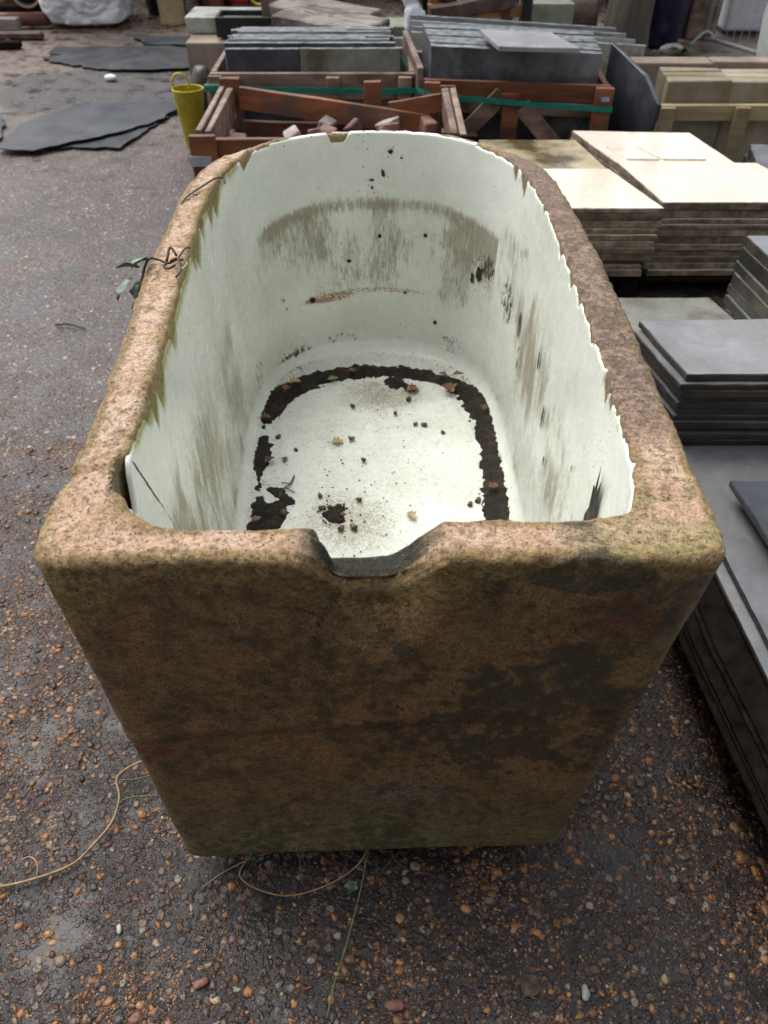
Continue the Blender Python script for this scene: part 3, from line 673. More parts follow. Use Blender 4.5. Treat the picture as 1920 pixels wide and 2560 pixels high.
# holes and chips through the glaze: dark pitted patches of bare body
def chips():
    specs = []
    def farp(x, z, rx, rz, kind=0): specs.append(('f', x, z, rx, rz, kind))
    for a in ((.268, .60, .011, .022, 0), (.255, .578, .007, .016, 0), (-.216, .472, .009, .0085, 0), (.160, .396, .006, .007, 0), (-.003, .817, .005, .010, 0), (.020, .872, .006, .006, 0), (-.099, .576, .006, .005, 0), (-.015, .646, .006, .006, 0), (.124, .656, .006, .006, 0), (.062, .478, .005, .005, 0), (-.028, .80, .007, .003, 0), (-.032, .78, .003, .005, 0), (.05, .858, .003, .003, 0), (-.30, .50, .003, .004, 0), (-.29, .47, .003, .003, 0)): farp(*a)
    for a in ((.862, .80 - .085, .020, .10), (1.30, .605, .007, .028), (1.42, .665, .007, .022), (1.66, .62, .010, .035), (1.70, .78, .004, .014), (1.22, .55, .005, .012), (1.74, .76, .004, .012), (1.02, .70, .003, .008)): specs.append(('r', a[0], a[1], a[2], a[3], 0))
    O, I = loops(.01)
    def wallx(y): 
        k = np.argmin(np.abs(I[:, 1] - y) + (I[:, 0] < 0) * 9); return I[k, 0]
    def wally(x):
        k = np.argmin(np.abs(I[:, 0] - x) + (I[:, 1] < 1.7) * 9); return I[k]
    mb = MB()
    for i, (t, u, z, ru, rz, kd) in enumerate(specs):
        N = 18; ring = []; rr = random.Random(i)
        tt = np.clip((ZR - .01 - z) / (ZR - .33), 0, 1); off = .0065 + .010 * tt
        for j in range(N):
            an = 2 * math.pi * j / N; q = 1 + rr.uniform(-.25, .25); du, dzz = math.cos(an) * ru * q, math.sin(an) * rz * q
            if t == 'r': y = u + du; ring.append((wallx(u) - off - .0008 - (wallx(u) - wallx(u)), y, z + dzz))
            else:
                p = wally(u); ctr = np.array([-.02, 1.4]); nrm = (p - (wally(u + .02) + wally(u - .02)) / 2); tg = wally(min(u + .02, .33)) - wally(u - .02); tg = tg / np.linalg.norm(tg); nr = np.array([tg[1], -tg[0]]); nr = nr * np.sign(((ctr - p) * nr).sum())
                q2 = p + tg * du + nr * (off + .0008); ring.append((q2[0], q2[1], z + dzz))
        c = np.mean(ring, 0); inr = [tuple(c + (np.array(r) - c) * .6) for r in ring]
        V = ring + inr + [tuple(c)]
        F = [(j, (j + 1) % N, N + (j + 1) % N, N + j) for j in range(N)] + [(N + j, N + (j + 1) % N, 2 * N) for j in range(N)]
        mb.add(V, F)
    o = mb.build('glaze_chips', M_soil, trough, smooth=True); o['kind'] = 'stuff'
    tag(o, 'dark pits and holes where the white glaze has flaked off')
chips()
# hairline crack in the lining near the left corner
mb = MB(); pts = []
for k in range(40):
    t = k / 39; y = .79 + .092 * t; z = .905 - .215 * t; x = -.3372 - .001 * t
    pts.append((x + R_.uniform(-.0004, .0004), y + R_.uniform(-.001, .001), z))
mb.tube([(p[0] - .001, p[1], p[2]) for p in pts], .0009, 5); mb.build('hairline_crack', M_black, trough)
# bearers under the trough
for y, lb in ((.86, 'dark timber bearer under the near end of the trough'), (1.85, 'dark timber bearer under the rounded far end of the trough')):
    tag(MB().beam((-.30, y, .047), (.27, y + .01, .047), .16, .094, .006, jit=.002, cuts=4).build('bearer', M_black), lb, 'timber bearer', 'bearers under the trough')

# ---------------------------------------------------------------- mud round the inside of the trough floor
def mud():
    def path(pts, rs, n=14):
        P = smooth_pts([(p[0], p[1], r) for p, r in zip(pts, rs)], n); return P
    blobs = []
    blobs += path([(-.345, 1.70), (-.335, 1.76), (-.318, 1.83), (-.278, 1.885), (-.20, 1.94), (-.11, 1.975), (-.03, 1.985), (.06, 1.975), (.15, 1.945), (.215, 1.90), (.262, 1.85), (.290, 1.76), (.293, 1.66), (.288, 1.53), (.284, 1.42), (.285, 1.30), (.285, 1.15), (.28, 1.0)], [.012, .030, .040, .040, .032, .027, .024, .024, .027, .033, .042, .038, .032, .030, .032, .036, .04, .04])
    blobs += path([(-.335, 1.645), (-.328, 1.59), (-.335, 1.53)], [.016, .026, .020])
    blobs += path([(-.315, 1.40), (-.300, 1.345), (-.262, 1.375), (-.275, 1.31), (-.32, 1.28), (-.315, 1.2)], [.010, .026, .020, .028, .035, .04])
    blobs += path([(-.285, 1.44), (-.262, 1.42), (-.235, 1.39)], [.004, .010, .012])
    blobs += path([(-.125, 1.36), (-.118, 1.345)], [.018, .014]); blobs += path([(-.325, 1.50), (-.32, 1.45)], [.006, .006]); blobs += path([(.075, 1.895), (.02, 1.93)], [.012, .016])
    B = np.array(blobs)
    g = .0032; xs = np.arange(-.37, .33, g); ys = np.arange(.95, 2.05, g); X, Y = np.meshgrid(xs, ys)
    f = np.full(X.shape, -1.0)
    for bx, by, r in B: f = np.maximum(f, r - np.hypot(X - bx, Y - by))
    P = np.stack([X, Y], -1)
    f = f + .009 + (fbm(P, 55, 3, 4) - .5) * .034 + (fbm(P, 14, 9, 3) - .5) * .010
    # stay inside the walls
    H = np.clip(f, 0, .03) ** .7 * .13 * (.5 + fbm(P, 45, 77, 4)) + (fbm(P, 120, 5, 3) - .4) * .004 * (f > .004)
    H = np.clip(H, 0, .03); Z = ZF - .003 + H - .004 * (f < .0015)
    keep = f > -.004; idx = -np.ones(X.shape, int); ids = np.argwhere(keep); idx[keep] = np.arange(len(ids))
    V = np.stack([X[keep], Y[keep], Z[keep]], -1); a, b, c, d = idx[:-1, :-1], idx[:-1, 1:], idx[1:, 1:], idx[1:, :-1]
    ok = (a >= 0) & (b >= 0) & (c >= 0) & (d >= 0); F_ = np.stack([a[ok], b[ok], c[ok], d[ok]], -1)
    o = obj('mud', V, F_, M_soil, smooth=True)
    tag(o, 'dark wet mud and leaf mould lying round the edge of the white trough floor', 'mud', kind='stuff')
    # crumbs
    mb = MB(); rr = random.Random(3)
    for k in range(900):
        bx, by, r = B[rr.randrange(len(B))]; an = rr.uniform(0, 6.28); d_ = r + abs(rr.gauss(0, .020)); x, y = bx + math.cos(an) * d_, by + math.sin(an) * d_
        if not (-.33 < x < .285 and 1.0 < y < 1.97): continue
        s = rr.uniform(.0009, .0032); mb.rock((x, y, ZF + s * .2 - .003), (s * rr.uniform(.8, 1.8), s, s * .7), k, sub=1, rot=rr.uniform(0, 3))
    for k in range(260):
        x, y = rr.uniform(-.3, .26), rr.uniform(1.0, 1.93); s = rr.uniform(.0007, .0024); mb.rock((x, y, ZF + s * .2 - .004), (s * rr.uniform(.8, 1.6), s, s * .7), k, sub=1, rot=rr.uniform(0, 3))
    tag(mb.build('soil_crumbs', M_soil), 'small black crumbs of soil scattered over the white trough floor', 'soil crumbs', kind='stuff')
mud()
def oak_leaf(x, y, z, s, rot, mat, label, lobes=4, curl=.3, tilt=0, name='oak_leaf', grp='fallen leaves in the trough'):
    s *= .82; curl = R_.uniform(.25, .8)
    """lobed leaf blade with a stalk"""
    t_ = thing(name, label, 'leaf', (x, y, z), grp)
    N = 40; outl = []; wv_ = R_.random()
    for k in range(N + 1):
        t = k / N; wd = (.30 + .10 * wv_) * math.sin(math.pi * min(1, t * 1.02)) ** .7 * (1 + (.22 + .2 * wv_) * math.sin(t * lobes * 2 * math.pi + wv_ * 3)) * (1.1 - .3 * t)
        outl.append((t, max(wd, .01)))
    V = []; cr, sr = math.cos(rot), math.sin(rot)
    for t, wd in outl:
        for sgn, f in ((-1, 1), (-1, .5), (0, 0), (1, .5), (1, 1)):
            u = (t - .5) * s; v = sgn * f * wd * s; zz = curl * s * (f * wd) ** 1.2 * .9 + .10 * s * math.sin(t * 5) * curl + .002 + (R_.uniform(0, .02) * s if f else 0) + tilt * u
            V.append((x + u * cr - v * sr, y + u * sr + v * cr, z + max(zz, .0008)))
    F = [(i * 5 + j, i * 5 + j + 1, i * 5 + j + 6, i * 5 + j + 5) for i in range(N) for j in range(4)]
    obj('blade', V, F, mat, t_, smooth=True)
    st = [(x + u * s * cr, y + u * s * sr, z + .003 + tilt * u * s) for u in (-.5, -.65, -.85)]; st[-1] = (st[-1][0] + .1 * s, st[-1][1], st[-1][2])
    MB().tube(st, .0009, 5).build('stalk', M_stemd, t_)
FZ = ZF
for a in [(-.262, 1.889, FZ + .022, .046, .4, M_leafy, 'tan oak leaf on the far left mud, upper of two'),
          (-.280, 1.851, FZ + .026, .042, 1.2, M_leaf, 'curled brown oak leaf just below the tan leaf on the far left mud'),
          (-.330, 1.725, FZ + .014, .038, .2, M_leaf, 'brown leaf where the left mud narrows'),
          (-.300, 1.545, FZ + .010, .040, .9, M_leaf, 'orange brown leaf on the short mud patch at the left wall'),
          (-.262, 1.556, FZ + .002, .030, 1.5, M_leaf, 'small dark red leaf on white floor beside the left mud patch'),
          (-.126, 1.634, FZ - .001, .042, .1, M_leafy, 'pale oak leaf lying alone in the middle of the white floor'),
          (.066, 1.345, FZ - .001, .038, 2.0, M_leafy, 'pale heart shaped leaf on the near right of the white floor'),
          (.174, 1.927, FZ + .024, .034, 2.6, M_leaf, 'small orange leaf on the far right mud beside the large leaf'),
          (.190, 1.868, FZ + .016, .066, 1.9, M_leaf, 'largest orange leaf, pointed, at the far right edge of the mud'),
          (.222, 1.925, FZ + .026, .042, .3, M_leaf, 'brown leaf on the far right mud against the end wall'),
          (.085, 1.874, FZ + .003, .050, .2, M_leaf, 'dark brown leaf on white floor near the far mud right of centre'),
          (.283, 1.762, FZ + .024, .032, 1.3, M_leaf, 'small tan leaf on the right hand mud'),
          (.275, 1.430, FZ + .020, .034, .4, M_leaf, 'brown leaf on the near right mud strip'),
          (-.305, 1.305, FZ + .024, .034, .7, M_leaf, 'dark red leaf on the near left mud patch'),
          (-.096, 1.955, FZ + .018, .030, .1, M_leaf, 'small rusty leaf on the far mud left of centre'),
          (-.152, 1.925, FZ + .010, .040, .3, M_leafg, 'yellow green leaf against the far mud')]:
    oak_leaf(*a, lobes=R_.choice([2.5, 3.5, 4]))
AC = [(-.091, 1.799, .011, 'brown acorn on the far left of the white floor'), (.033, 1.765, .009, 'flat dark seed on the far floor right of centre'), (.072, 1.834, .010, 'brown acorn just below the far mud, right of centre'), (.089, 1.713, .009, 'left acorn of the joined pair on the floor right of centre'), (.111, 1.709, .010, 'right acorn of the joined pair on the floor right of centre'), (.162, 1.675, .010, 'dark acorn with crumbs near the right mud'),
      (-.055, 1.556, .009, 'single grey seed in the middle of the floor'), (-.087, 1.646, .009, 'round seed beside the pale oak leaf'), (-.063, 1.400, .010, 'grey flat seed above the near soil heap'), (-.152, 1.369, .010, 'acorn left of the near soil heap'), (-.134, 1.374, .009, 'pale acorn cup touching the near soil heap'), (-.103, 1.345, .009, 'pale acorn cup right of the near soil heap'), (-.102, 1.298, .010, 'round acorn nearest the notch'), (-.074, 1.302, .014, 'long black acorn near the notch'), (-.246, 1.351, .014, 'big dark clod beside the near left mud'), (.214, 1.383, .012, 'dark acorn of the cluster at the near right mud'), (.235, 1.397, .012, 'pale acorn of the cluster at the near right mud'), (-.161, 1.415, .008, 'small brown acorn above the near soil heap'), (-.237, 1.598, .009, 'dark seed on the left of the floor'), (-.289, 1.654, .010, 'black twig bit near the left mud patch'), (.305, 1.659, .012, 'dark clod against the right wall')]
for i, (x, y, s, lb) in enumerate(AC):
    s *= .72 + .3 * ((i * 7) % 5) / 5
    rot = R_.uniform(0, 3); t_ = thing('acorn', lb, 'acorn', (x, y, FZ - .004), 'acorns and seeds on the trough floor')
    MB().rock((x, y, FZ + s * .35), (s, s * .68, s * .62), i, sub=3, amp=.10, rot=rot).build('nut', M_acorn, t_, smooth=True)
    c, sn = math.cos(rot), math.sin(rot)
    MB().rock((x - s * .62 * c, y - s * .62 * sn, FZ + s * .37), (s * .48, s * .74, s * .68), i + 50, sub=3, amp=.12, rot=rot).build('cup', M_stemd, t_, smooth=True)
tag(MB().tube(smooth_pts([(-.232, 1.49, FZ + .003), (-.238, 1.455, FZ + .006), (-.255, 1.435, FZ + .005), (-.262, 1.40, FZ + .008)], 5), .0022, 6).tube([(-.238, 1.455, FZ + .006), (-.262, 1.462, FZ + .004)], .0015, 5).tube([(-.25, 1.44, FZ + .006), (-.225, 1.425, FZ + .003)], .0015, 5).build('twig', M_stemd), 'thin forked black twig on the white floor above the near left mud', 'twig')

# twig and ivy on the left rim
TZ = .924
tw = MB().tube(smooth_pts([(-.437, 1.63, TZ - .01), (-.427, 1.65, TZ + .002), (-.412, 1.69, TZ + .003), (-.398, 1.72, TZ + .004), (-.382, 1.75, TZ + .006), (-.366, 1.765, TZ + .004), (-.358, 1.752, TZ - .004)], 6), .0022, 6)
tw.tube(smooth_pts([(-.418, 1.675, TZ + .003), (-.410, 1.66, TZ + .006), (-.404, 1.665, TZ + .003)], 4), .0016, 5)
tag(tw.build('twig', M_stemd), 'long thin dark twig lying across the far left rim', 'twig')
iv = thing('ivy_sprig', 'wilted ivy sprig with green leaves hanging over the left rim', 'ivy sprig', (-.42, 1.34, .91))
m_ = MB().tube(smooth_pts([(-.462, 1.27, .87), (-.448, 1.31, .905), (-.438, 1.345, .93), (-.42, 1.347, .93), (-.40, 1.338, .927), (-.385, 1.342, .932), (-.372, 1.345, .93)], 6), .0025, 6)
m_.tube(smooth_pts([(-.395, 1.34, .93), (-.378, 1.33, .94), (-.368, 1.305, .932), (-.374, 1.285, .926)], 5), .0022, 6)
m_.tube(smooth_pts([(-.40, 1.338, .928), (-.405, 1.325, .927), (-.395, 1.318, .926), (-.383, 1.325, .93)], 5), .0022, 6)
m_.tube(smooth_pts([(-.385, 1.342, .93), (-.372, 1.37, .94), (-.366, 1.385, .935)], 5), .0018, 6)
m_.tube(smooth_pts([(-.402, 1.34, .93), (-.398, 1.365, .945), (-.385, 1.352, .935)], 5), .0026, 6).tube([(-.448, 1.31, .905), (-.455, 1.28, .86), (-.45, 1.262, .83)], .004, 6)
m_.build('stem', M_stemd, iv, smooth=True)
def ivy_blade(c, ax, sd, L, W, parent, name='leaf'):
    L *= .75; W *= .8
    c, ax, sd = Vector(c), Vector(ax).normalized(), Vector(sd).normalized(); up = ax.cross(sd); V = []; N = 14
    for i in range(N + 1):
        t = i / N; wd = W * (math.sin(math.pi * t ** .7) ** .8) * (1 + .28 * math.cos(t * 11)) * .5 + .0003
        for f in (-1, -.5, 0, .5, 1): V.append(c + ax * L * t + sd * wd * f + up * (abs(f) * W * .18 + math.sin(t * 3) * L * .1))
    obj(name, V, [(i * 5 + j, i * 5 + j + 1, i * 5 + j + 6, i * 5 + j + 5) for i in range(N) for j in range(4)], M_ivy, parent, smooth=True)
ivy_blade((-.437, 1.345, .93), (-.5, -.55, -.1), (.6, -.6, .35), .05, .042, iv)
ivy_blade((-.452, 1.33, .92), (-.75, -.35, .15), (.3, -.6, .6), .055, .026, iv)
ivy_blade((-.462, 1.31, .91), (-.45, -.6, -.5), (.6, -.4, .2), .065, .03, iv)
ivy_blade((-.452, 1.315, .90), (-.1, -.6, -.5), (.8, -.1, .1), .05, .03, iv)
ivy_blade((-.368, 1.30, .935), (.4, .9, .3), (.5, -.2, .3), .03, .012, iv)

# ---------------------------------------------------------------- pebbles set in the wet ground near the trough
def pebbles():
    rr = np.random.RandomState(4); VV = []; FF = []; CC = []; k0 = 0
    pal = np.array([[.34, .14, .04], [.25, .11, .04], [.40, .21, .08], [.14, .065, .035], [.32, .15, .05], [.05, .04, .035], [.42, .31, .19], [.22, .13, .07], [.10, .085, .075], [.18, .07, .05]])
    pr = np.array([.15, .15, .09, .15, .12, .09, .05, .09, .07, .04])
    for sub, N, lo, hi, pw in ((2, 8500, .0038, .0075, 2.4), (1, 42000, .0015, .0028, 1.2)):
        bm = bmesh.new(); bmesh.ops.create_icosphere(bm, subdivisions=sub, radius=1)
        S0 = np.array([v.co[:] for v in bm.verts]); F0 = np.array([[v.index for v in f.verts] for f in bm.faces]); bm.free()
        x = rr.uniform(-1.3, 1.05, N * 3); y = .28 + 1.7 * rr.rand(N * 3) ** 1.3
        cl = fbm(np.stack([x, y], -1), 5, 91, 3); keep = rr.rand(N * 3) < ss(.34, .56, cl) * .8 + .2
        keep &= (np.abs(x) < .42 + .62 * y + .25); x, y = x[keep][:N], y[keep][:N]; n = len(x)
        s = lo + hi * rr.rand(n) ** pw + (.004 * (rr.rand(n) > .97) if sub == 2 else 0)
        el = rr.uniform(.42, 1, n); fl = rr.uniform(.25, .55, n); an = rr.uniform(0, 6.28, n)
        Q = np.broadcast_to(S0[None], (n,) + S0.shape).copy()
        dfm = vn(Q + rr.uniform(0, 50, (n, 1, 3)), 1.6, 5)[..., None]; Q = Q * (1 + .9 * (dfm - .5))
        Q *= np.stack([s, s * el, s * fl], -1)[:, None]
        X = Q[..., 0] * np.cos(an)[:, None] - Q[..., 1] * np.sin(an)[:, None] + x[:, None]; Y = Q[..., 0] * np.sin(an)[:, None] + Q[..., 1] * np.cos(an)[:, None] + y[:, None]
        gz = (fbm(np.stack([x, y], -1), 1.5, 3, 3) - .5) * .012 - .002
        Z = Q[..., 2] + (gz + s * fl * rr.uniform(-.75, .1, n))[:, None]
        VV.append(np.stack([X, Y, Z], -1).reshape(-1, 3)); FF.append((F0[None] + (np.arange(n) * len(S0))[:, None, None]).reshape(-1, 3) + k0); k0 += n * len(S0)
        c = pal[rr.choice(len(pal), n, p=pr)] * rr.uniform(.3, .95, (n, 1)) ** 1.2; CC.append(np.repeat(c, len(S0), 0))
    o = obj('pebbles', np.concatenate(VV), np.concatenate(FF), M_peb, smooth=True, attrs={'tint': np.concatenate(CC)}, loc=(0, 0, 0))
    tag(o, 'orange and brown wet flint pebbles bedded in the ground around the trough', 'pebbles', kind='stuff')
def m_peb():
    n = NT('wet flint pebbles'); at = n.n('ShaderNodeAttribute', attribute_name='tint').outputs['Color']
    f = n.noise(300, 4, .65); col = n.mix(1.0, at, n.ramp(f, [(.3, .5), (.5, 1.0), (.72, 1.5)]), 'MULTIPLY')
    col = n.mix(n.rng(n.noise(90, 4, .7), .5, .68, 0, .75), col, (.035, .028, .025))
    return n.out(col, n.rng(n.noise(60), .3, .7, .22, .55), n.bump(f, .5, .001), .38)
M_peb = m_peb(); pebbles()
# larger loose bits
rr = random.Random(12)
for (x, y, s, m, lb) in [(.36, .395, .013, 'w', 'white shell fragment on the near right of the wet ground'), (-.50, .50, .009, 'w', 'white shell chip on the near left ground'), (-.47, .93, .010, 'o', 'orange flint beside the left of the trough'), (-.33, .41, .014, 'o', 'large orange pebble at the bottom left of the view'), (.02, .375, .016, 'o', 'large rounded orange pebble at the bottom centre of the view')]:
    tag(MB().rock((x, y, s * .25), (s, s * .55, s * .4), int(x * 99) + 200, sub=3, amp=.3, rot=rr.uniform(0, 3)).build('pebble', M_pale if m == 'w' else M_peb2 if False else (M_pale if m == 'w' else M_brick), smooth=True), lb, 'pebble')

# vines, stalks and leaf on the ground near the trough
vn_ = thing('vine', 'long pale dry vine stem curving over the wet ground left of the trough', 'vine', (-.6, .65, 0))
gv = [(-.90, .555, .006), (-.752, .573, .010), (-.676, .591, .012), (-.62, .617, .010), (-.589, .654, .012), (-.563, .702, .012), (-.56, .752, .016), (-.574, .794, .02), (-.538, .821, .03), (-.46, .85, .03)]
MB().tube(smooth_pts(gv, 8), .0028, 7).build('stem', M_stem, vn_, smooth=True)
MB().tube(smooth_pts([(-.682, .590, .012), (-.685, .612, .022), (-.702, .624, .026), (-.722, .620, .020)], 6), [.0022] * 18 + [.001], 6).build('side_shoot', M_stem, vn_, smooth=True)
MB().tube(smooth_pts([(-.562, .735, .013), (-.54, .75, .018), (-.47, .755, .02)], 6), .0016, 6).tube(smooth_pts([(-.568, .79, .018), (-.54, .79, .02), (-.5, .80, .02)], 6), .0016, 6).build('green_shoot', M_grass, vn_, smooth=True)
v2 = thing('vine', 'tangle of thin vine stems creeping out under the front of the trough', 'vine', (-.05, .62, 0))
for k, pts in enumerate([[(-.25, .64, .04), (-.28, .585, .03), (-.20, .552, .025), (-.12, .565, .03), (-.05, .60, .05), (-.02, .66, .06)], [(.0, .66, .05), (.03, .60, .05), (.09, .585, .04), (.155, .572, .015)], [(-.17, .66, .05), (-.16, .58, .03), (-.14, .56, .01)], [(-.35, .57, .02), (-.31, .60, .02), (-.24, .625, .035), (-.15, .64, .04)], [(-.06, .66, .05), (-.075, .60, .04), (-.09, .575, .02)], [(.05, .65, .04), (-.01, .585, .035), (-.03, .56, .012)]]):
    MB().tube(smooth_pts(pts, 7), .0016 - .0001 * k, 6).build('stem', M_stem if k in (0, 3) else M_stemd, v2, smooth=True)
ivy_blade((-.06, .575, .03), (-.2, -.9, .1), (1, -.2, .1), .035, .03, v2)
ivy_blade((-.245, .625, .03), (-.2, -.5, .2), (1, -.2, .1), .035, .03, v2)
gs = thing('grass_stalk', 'thin bent green grass stalk in front of the trough', 'grass stalk', (-.05, .6, 0))
MB().tube(smooth_pts([(-.030, .63, .05), (-.036, .601, .05), (-.044, .557, .045), (-.068, .468, .03), (-.088, .408, .015), (-.10, .355, .004)], 8), [.0013] * 40 + [.0005], 6).build('stem', M_grass, gs, smooth=True)
MB().rock((-.085, .42, .02), (.006, .004, .004), 5, sub=2, amp=.4).build('seed_head', M_stem, gs, smooth=True)
oak_leaf(.262, .405, .006, .05, .9, M_stemd, 'dull brown oval leaf on the wet ground at the near right', lobes=0, grp=None)
tag(MB().tube(smooth_pts([(-1.321, 2.732, .006), (-1.27, 2.73, .012), (-1.195, 2.705, .006)], 6), .004, 6).build('twig', M_stemd), 'short dark twig alone on the wet ground to the left', 'twig')

# ---------------------------------------------------------------- stacks of slabs on the right
ORD = ['top', 'second', 'third', 'fourth', 'fifth', 'sixth', 'seventh', 'eighth', 'ninth', 'tenth', 'eleventh', 'twelfth', 'thirteenth', 'fourteenth', 'fifteenth']
def stack(name, cat, what, grp, poly, ztop, zbot, n, mat_top, mat_edge, seed, shift=.006, rag=.002, th=None, offs=None, top_over=0):
    rr = random.Random(seed); t = (ztop - zbot) / n
    ths = [t * rr.uniform(.75, 1.25) for _ in range(n)]; f = (ztop - zbot) / sum(ths); ths = [a * f for a in ths]
    z = ztop; c = Vector((sum(p[0] for p in poly) / len(poly), sum(p[1] for p in poly) / len(poly)))
    for i in range(n):
        dx, dy, ro = rr.uniform(-shift, shift), rr.uniform(-shift, shift), rr.uniform(-shift, shift) * 1.5
        if i == 0: dx = dy = ro = 0
        if offs and i in offs: dx += offs[i][0]; dy += offs[i][1]
        pp = []
        for p in poly:
            q = Vector(p) - c; s = 1 + (top_over if i == 0 else 0); q = Vector((q.x * math.cos(ro) - q.y * math.sin(ro), q.x * math.sin(ro) + q.y * math.cos(ro))) * s; pp.append((q.x + c.x + dx, q.y + c.y + dy))
        V, F = rough_prism(pp, z - ths[i] + .002, z - .0005, rag, .03, seed * 31 + i, bev=min(.003, ths[i] * .2))
        mb = MB().add(V, F); mb.M = [1] * (len(F) - 1) + [0]
        o = mb.build(name, None, mats=[mat_top, mat_edge])
        tag(o, '%s slab %s %s' % (ORD[i], 'of' if i else 'of', what), cat, grp); z -= ths[i]
cfr = [(.50, 2.92), (1.078, 2.92), (.955, 3.345), (.42, 3.345)]
stack('limestone_slab', 'paving slab', 'the nearest cream limestone stack beside the trough', 'slabs of the nearest cream stack', cfr, .40, .115, 11, M_cream, M_edge, 1, offs={8: (-.03, .01), 9: (-.035, .01), 10: (-.03, .01)})
crt = [(1.082, 2.965), (1.75, 2.965), (1.60, 3.40), (1.0, 3.415)]
stack('limestone_slab', 'paving slab', 'the shiny cream stack at the right', 'slabs of the right cream stack', crt, .405, .10, 11, M_cream, M_edge, 2, offs={7: (-.04, 0), 8: (-.045, 0), 9: (-.02, 0)})
cbk = [(1.005, 3.43), (1.52, 3.425), (1.44, 3.83), (.89, 3.86)]
stack('limestone_slab', 'paving slab', 'the far cream stack under two loose offcuts', 'slabs of the far cream stack', cbk, .395, .12, 8, M_cream, M_edge, 3)
cms = [(.42, 3.36), (.955, 3.36), (.885, 3.74), (.38, 3.74)]
stack('limestone_slab', 'paving slab', 'the dirty lichened stack behind the trough rim', 'slabs of the lichened stack', cms, .392, .12, 8, M_mossy, M_edge, 4)
for i, (pl, lb) in enumerate([([(1.06, 3.46), (1.20, 3.455), (1.13, 3.62), (1.0, 3.62)], 'small dull offcut on the far cream stack, left of the larger'), ([(1.215, 3.46), (1.40, 3.455), (1.33, 3.63), (1.14, 3.625)], 'larger pale offcut on the far cream stack')]):
    V, F = rough_prism(pl, .394, .4015, .0005, .05, 77 + i); tag(MB().add(V, F).build('offcut', M_cream), lb, 'stone offcut')
# pallets under them
def pallet(x0, y0, x1, y1, z1, label, mat=M_black):
    t_ = thing('pallet', label, 'pallet', ((x0 + x1) / 2, (y0 + y1) / 2, 0), 'pallets under the stacks')
    for k in range(6):
        a = y0 + (y1 - y0 - .09) * k / 5; MB().box((x0, a, z1 - .02), (x1, a + .09, z1 - .001), .003, jit=.001).build('deck_board', mat, t_)
    for k in range(3):
        a = x0 + (x1 - x0 - .08) * k / 2; MB().box((a, y0 + .01, .001), (a + .08, y1 - .01, z1 - .021), .004).build('bearer', mat, t_)
pallet(.44, 2.96, 1.62, 3.80, .098, 'dark pallet under the four cream limestone stacks')
# green-grey lower stack
stack('stone_slab', 'paving slab', 'the low green grey stack behind the slate stack', 'slabs of the low green stack', [(.62, 2.30), (1.30, 2.30), (1.22, 2.62), (.86, 2.62)], .185, .03, 6, M_slatetop, M_slated, 6)
# mid stack of grey slates
gst = [(.800, 1.705), (1.42, 1.705), (1.40, 2.01), (.742, 1.985)]
stack('slate_slab', 'slate slab', 'the grey slate stack close to the right of the trough', 'slabs of the grey slate stack', gst, .445, .205, 11, M_slateg, M_slated, 7, shift=.006, rag=.003, offs={1: (-.012, -.01), 2: (-.012, -.015), 5: (.01, 0), 8: (.0, .01)})
# far right tall stack
rst = [(1.30, 2.18), (1.75, 2.10), (1.75, 2.58), (1.255, 2.57)]
stack('slate_slab', 'slate slab', 'the tall slate stack at the right edge of the view', 'slabs of the tall right stack', rst, .445, .19, 6, M_slateg, M_slated, 8, shift=.008, rag=.002)
# long stack along the right of the trough
lst = [(.885, .30), (1.55, .30), (1.55, 2.12), (.70, 2.12), (.835, 1.29)]
stack('slate_slab', 'large slate slab', 'the long slab pile running beside the right of the trough', 'slabs of the long pile', [(.885, .30), (1.6, .30), (1.6, 2.25), (.79, 2.25), (.832, 1.30)], .200, .165, 2, M_slateg, M_slated, 9, shift=.003, rag=.0012, offs={0: (.0, 0), 1: (-.03, 0), 2: (.005, 0)})
stack('slate_slab', 'large slate slab', 'the lower half of the long pile beside the trough', 'slabs of the lower long pile', [(.775, .25), (1.6, .25), (1.6, 2.2), (.70, 2.2), (.705, 1.05)], .163, .105, 9, M_black, M_black, 10, shift=.008, rag=.0012, offs={3: (-.01, 0), 4: (-.025, 0), 0: (.04, 0), 1: (.02, 0)})  # near-black slate colour paints in the shade on this side of the pile
tag(MB().box((.90, .3, .001), (1.02, 2.1, .103), .003).build('bearer', M_black), 'dark timber bearer under the long slab pile beside the trough', 'timber bearer')
V, F = rough_prism([(.955, .95), (1.5, .95), (1.5, 1.48), (.90, 1.49)], .242, .262, .003, .04, 99)
tag(MB().add(V, F).build('slate_slab', M_slate), 'dark blue slate propped a little above the long pile at the right edge', 'slate slab')
tag(MB().box((.98, 1.1, .2005), (1.02, 1.45, .2415), .003).build('batten', M_woodg), 'short batten under the dark blue slate', 'batten')
# rough dark slate stack at the right edge, far
stack('slate_slab', 'slate slab', 'the rough black slate pile right of the cream stacks', 'slabs of the rough black pile', [(1.62, 3.35), (2.1, 3.25), (2.15, 3.75), (1.72, 3.78)], .36, .05, 6, M_slate, M_slated, 13, shift=.02, rag=.012)

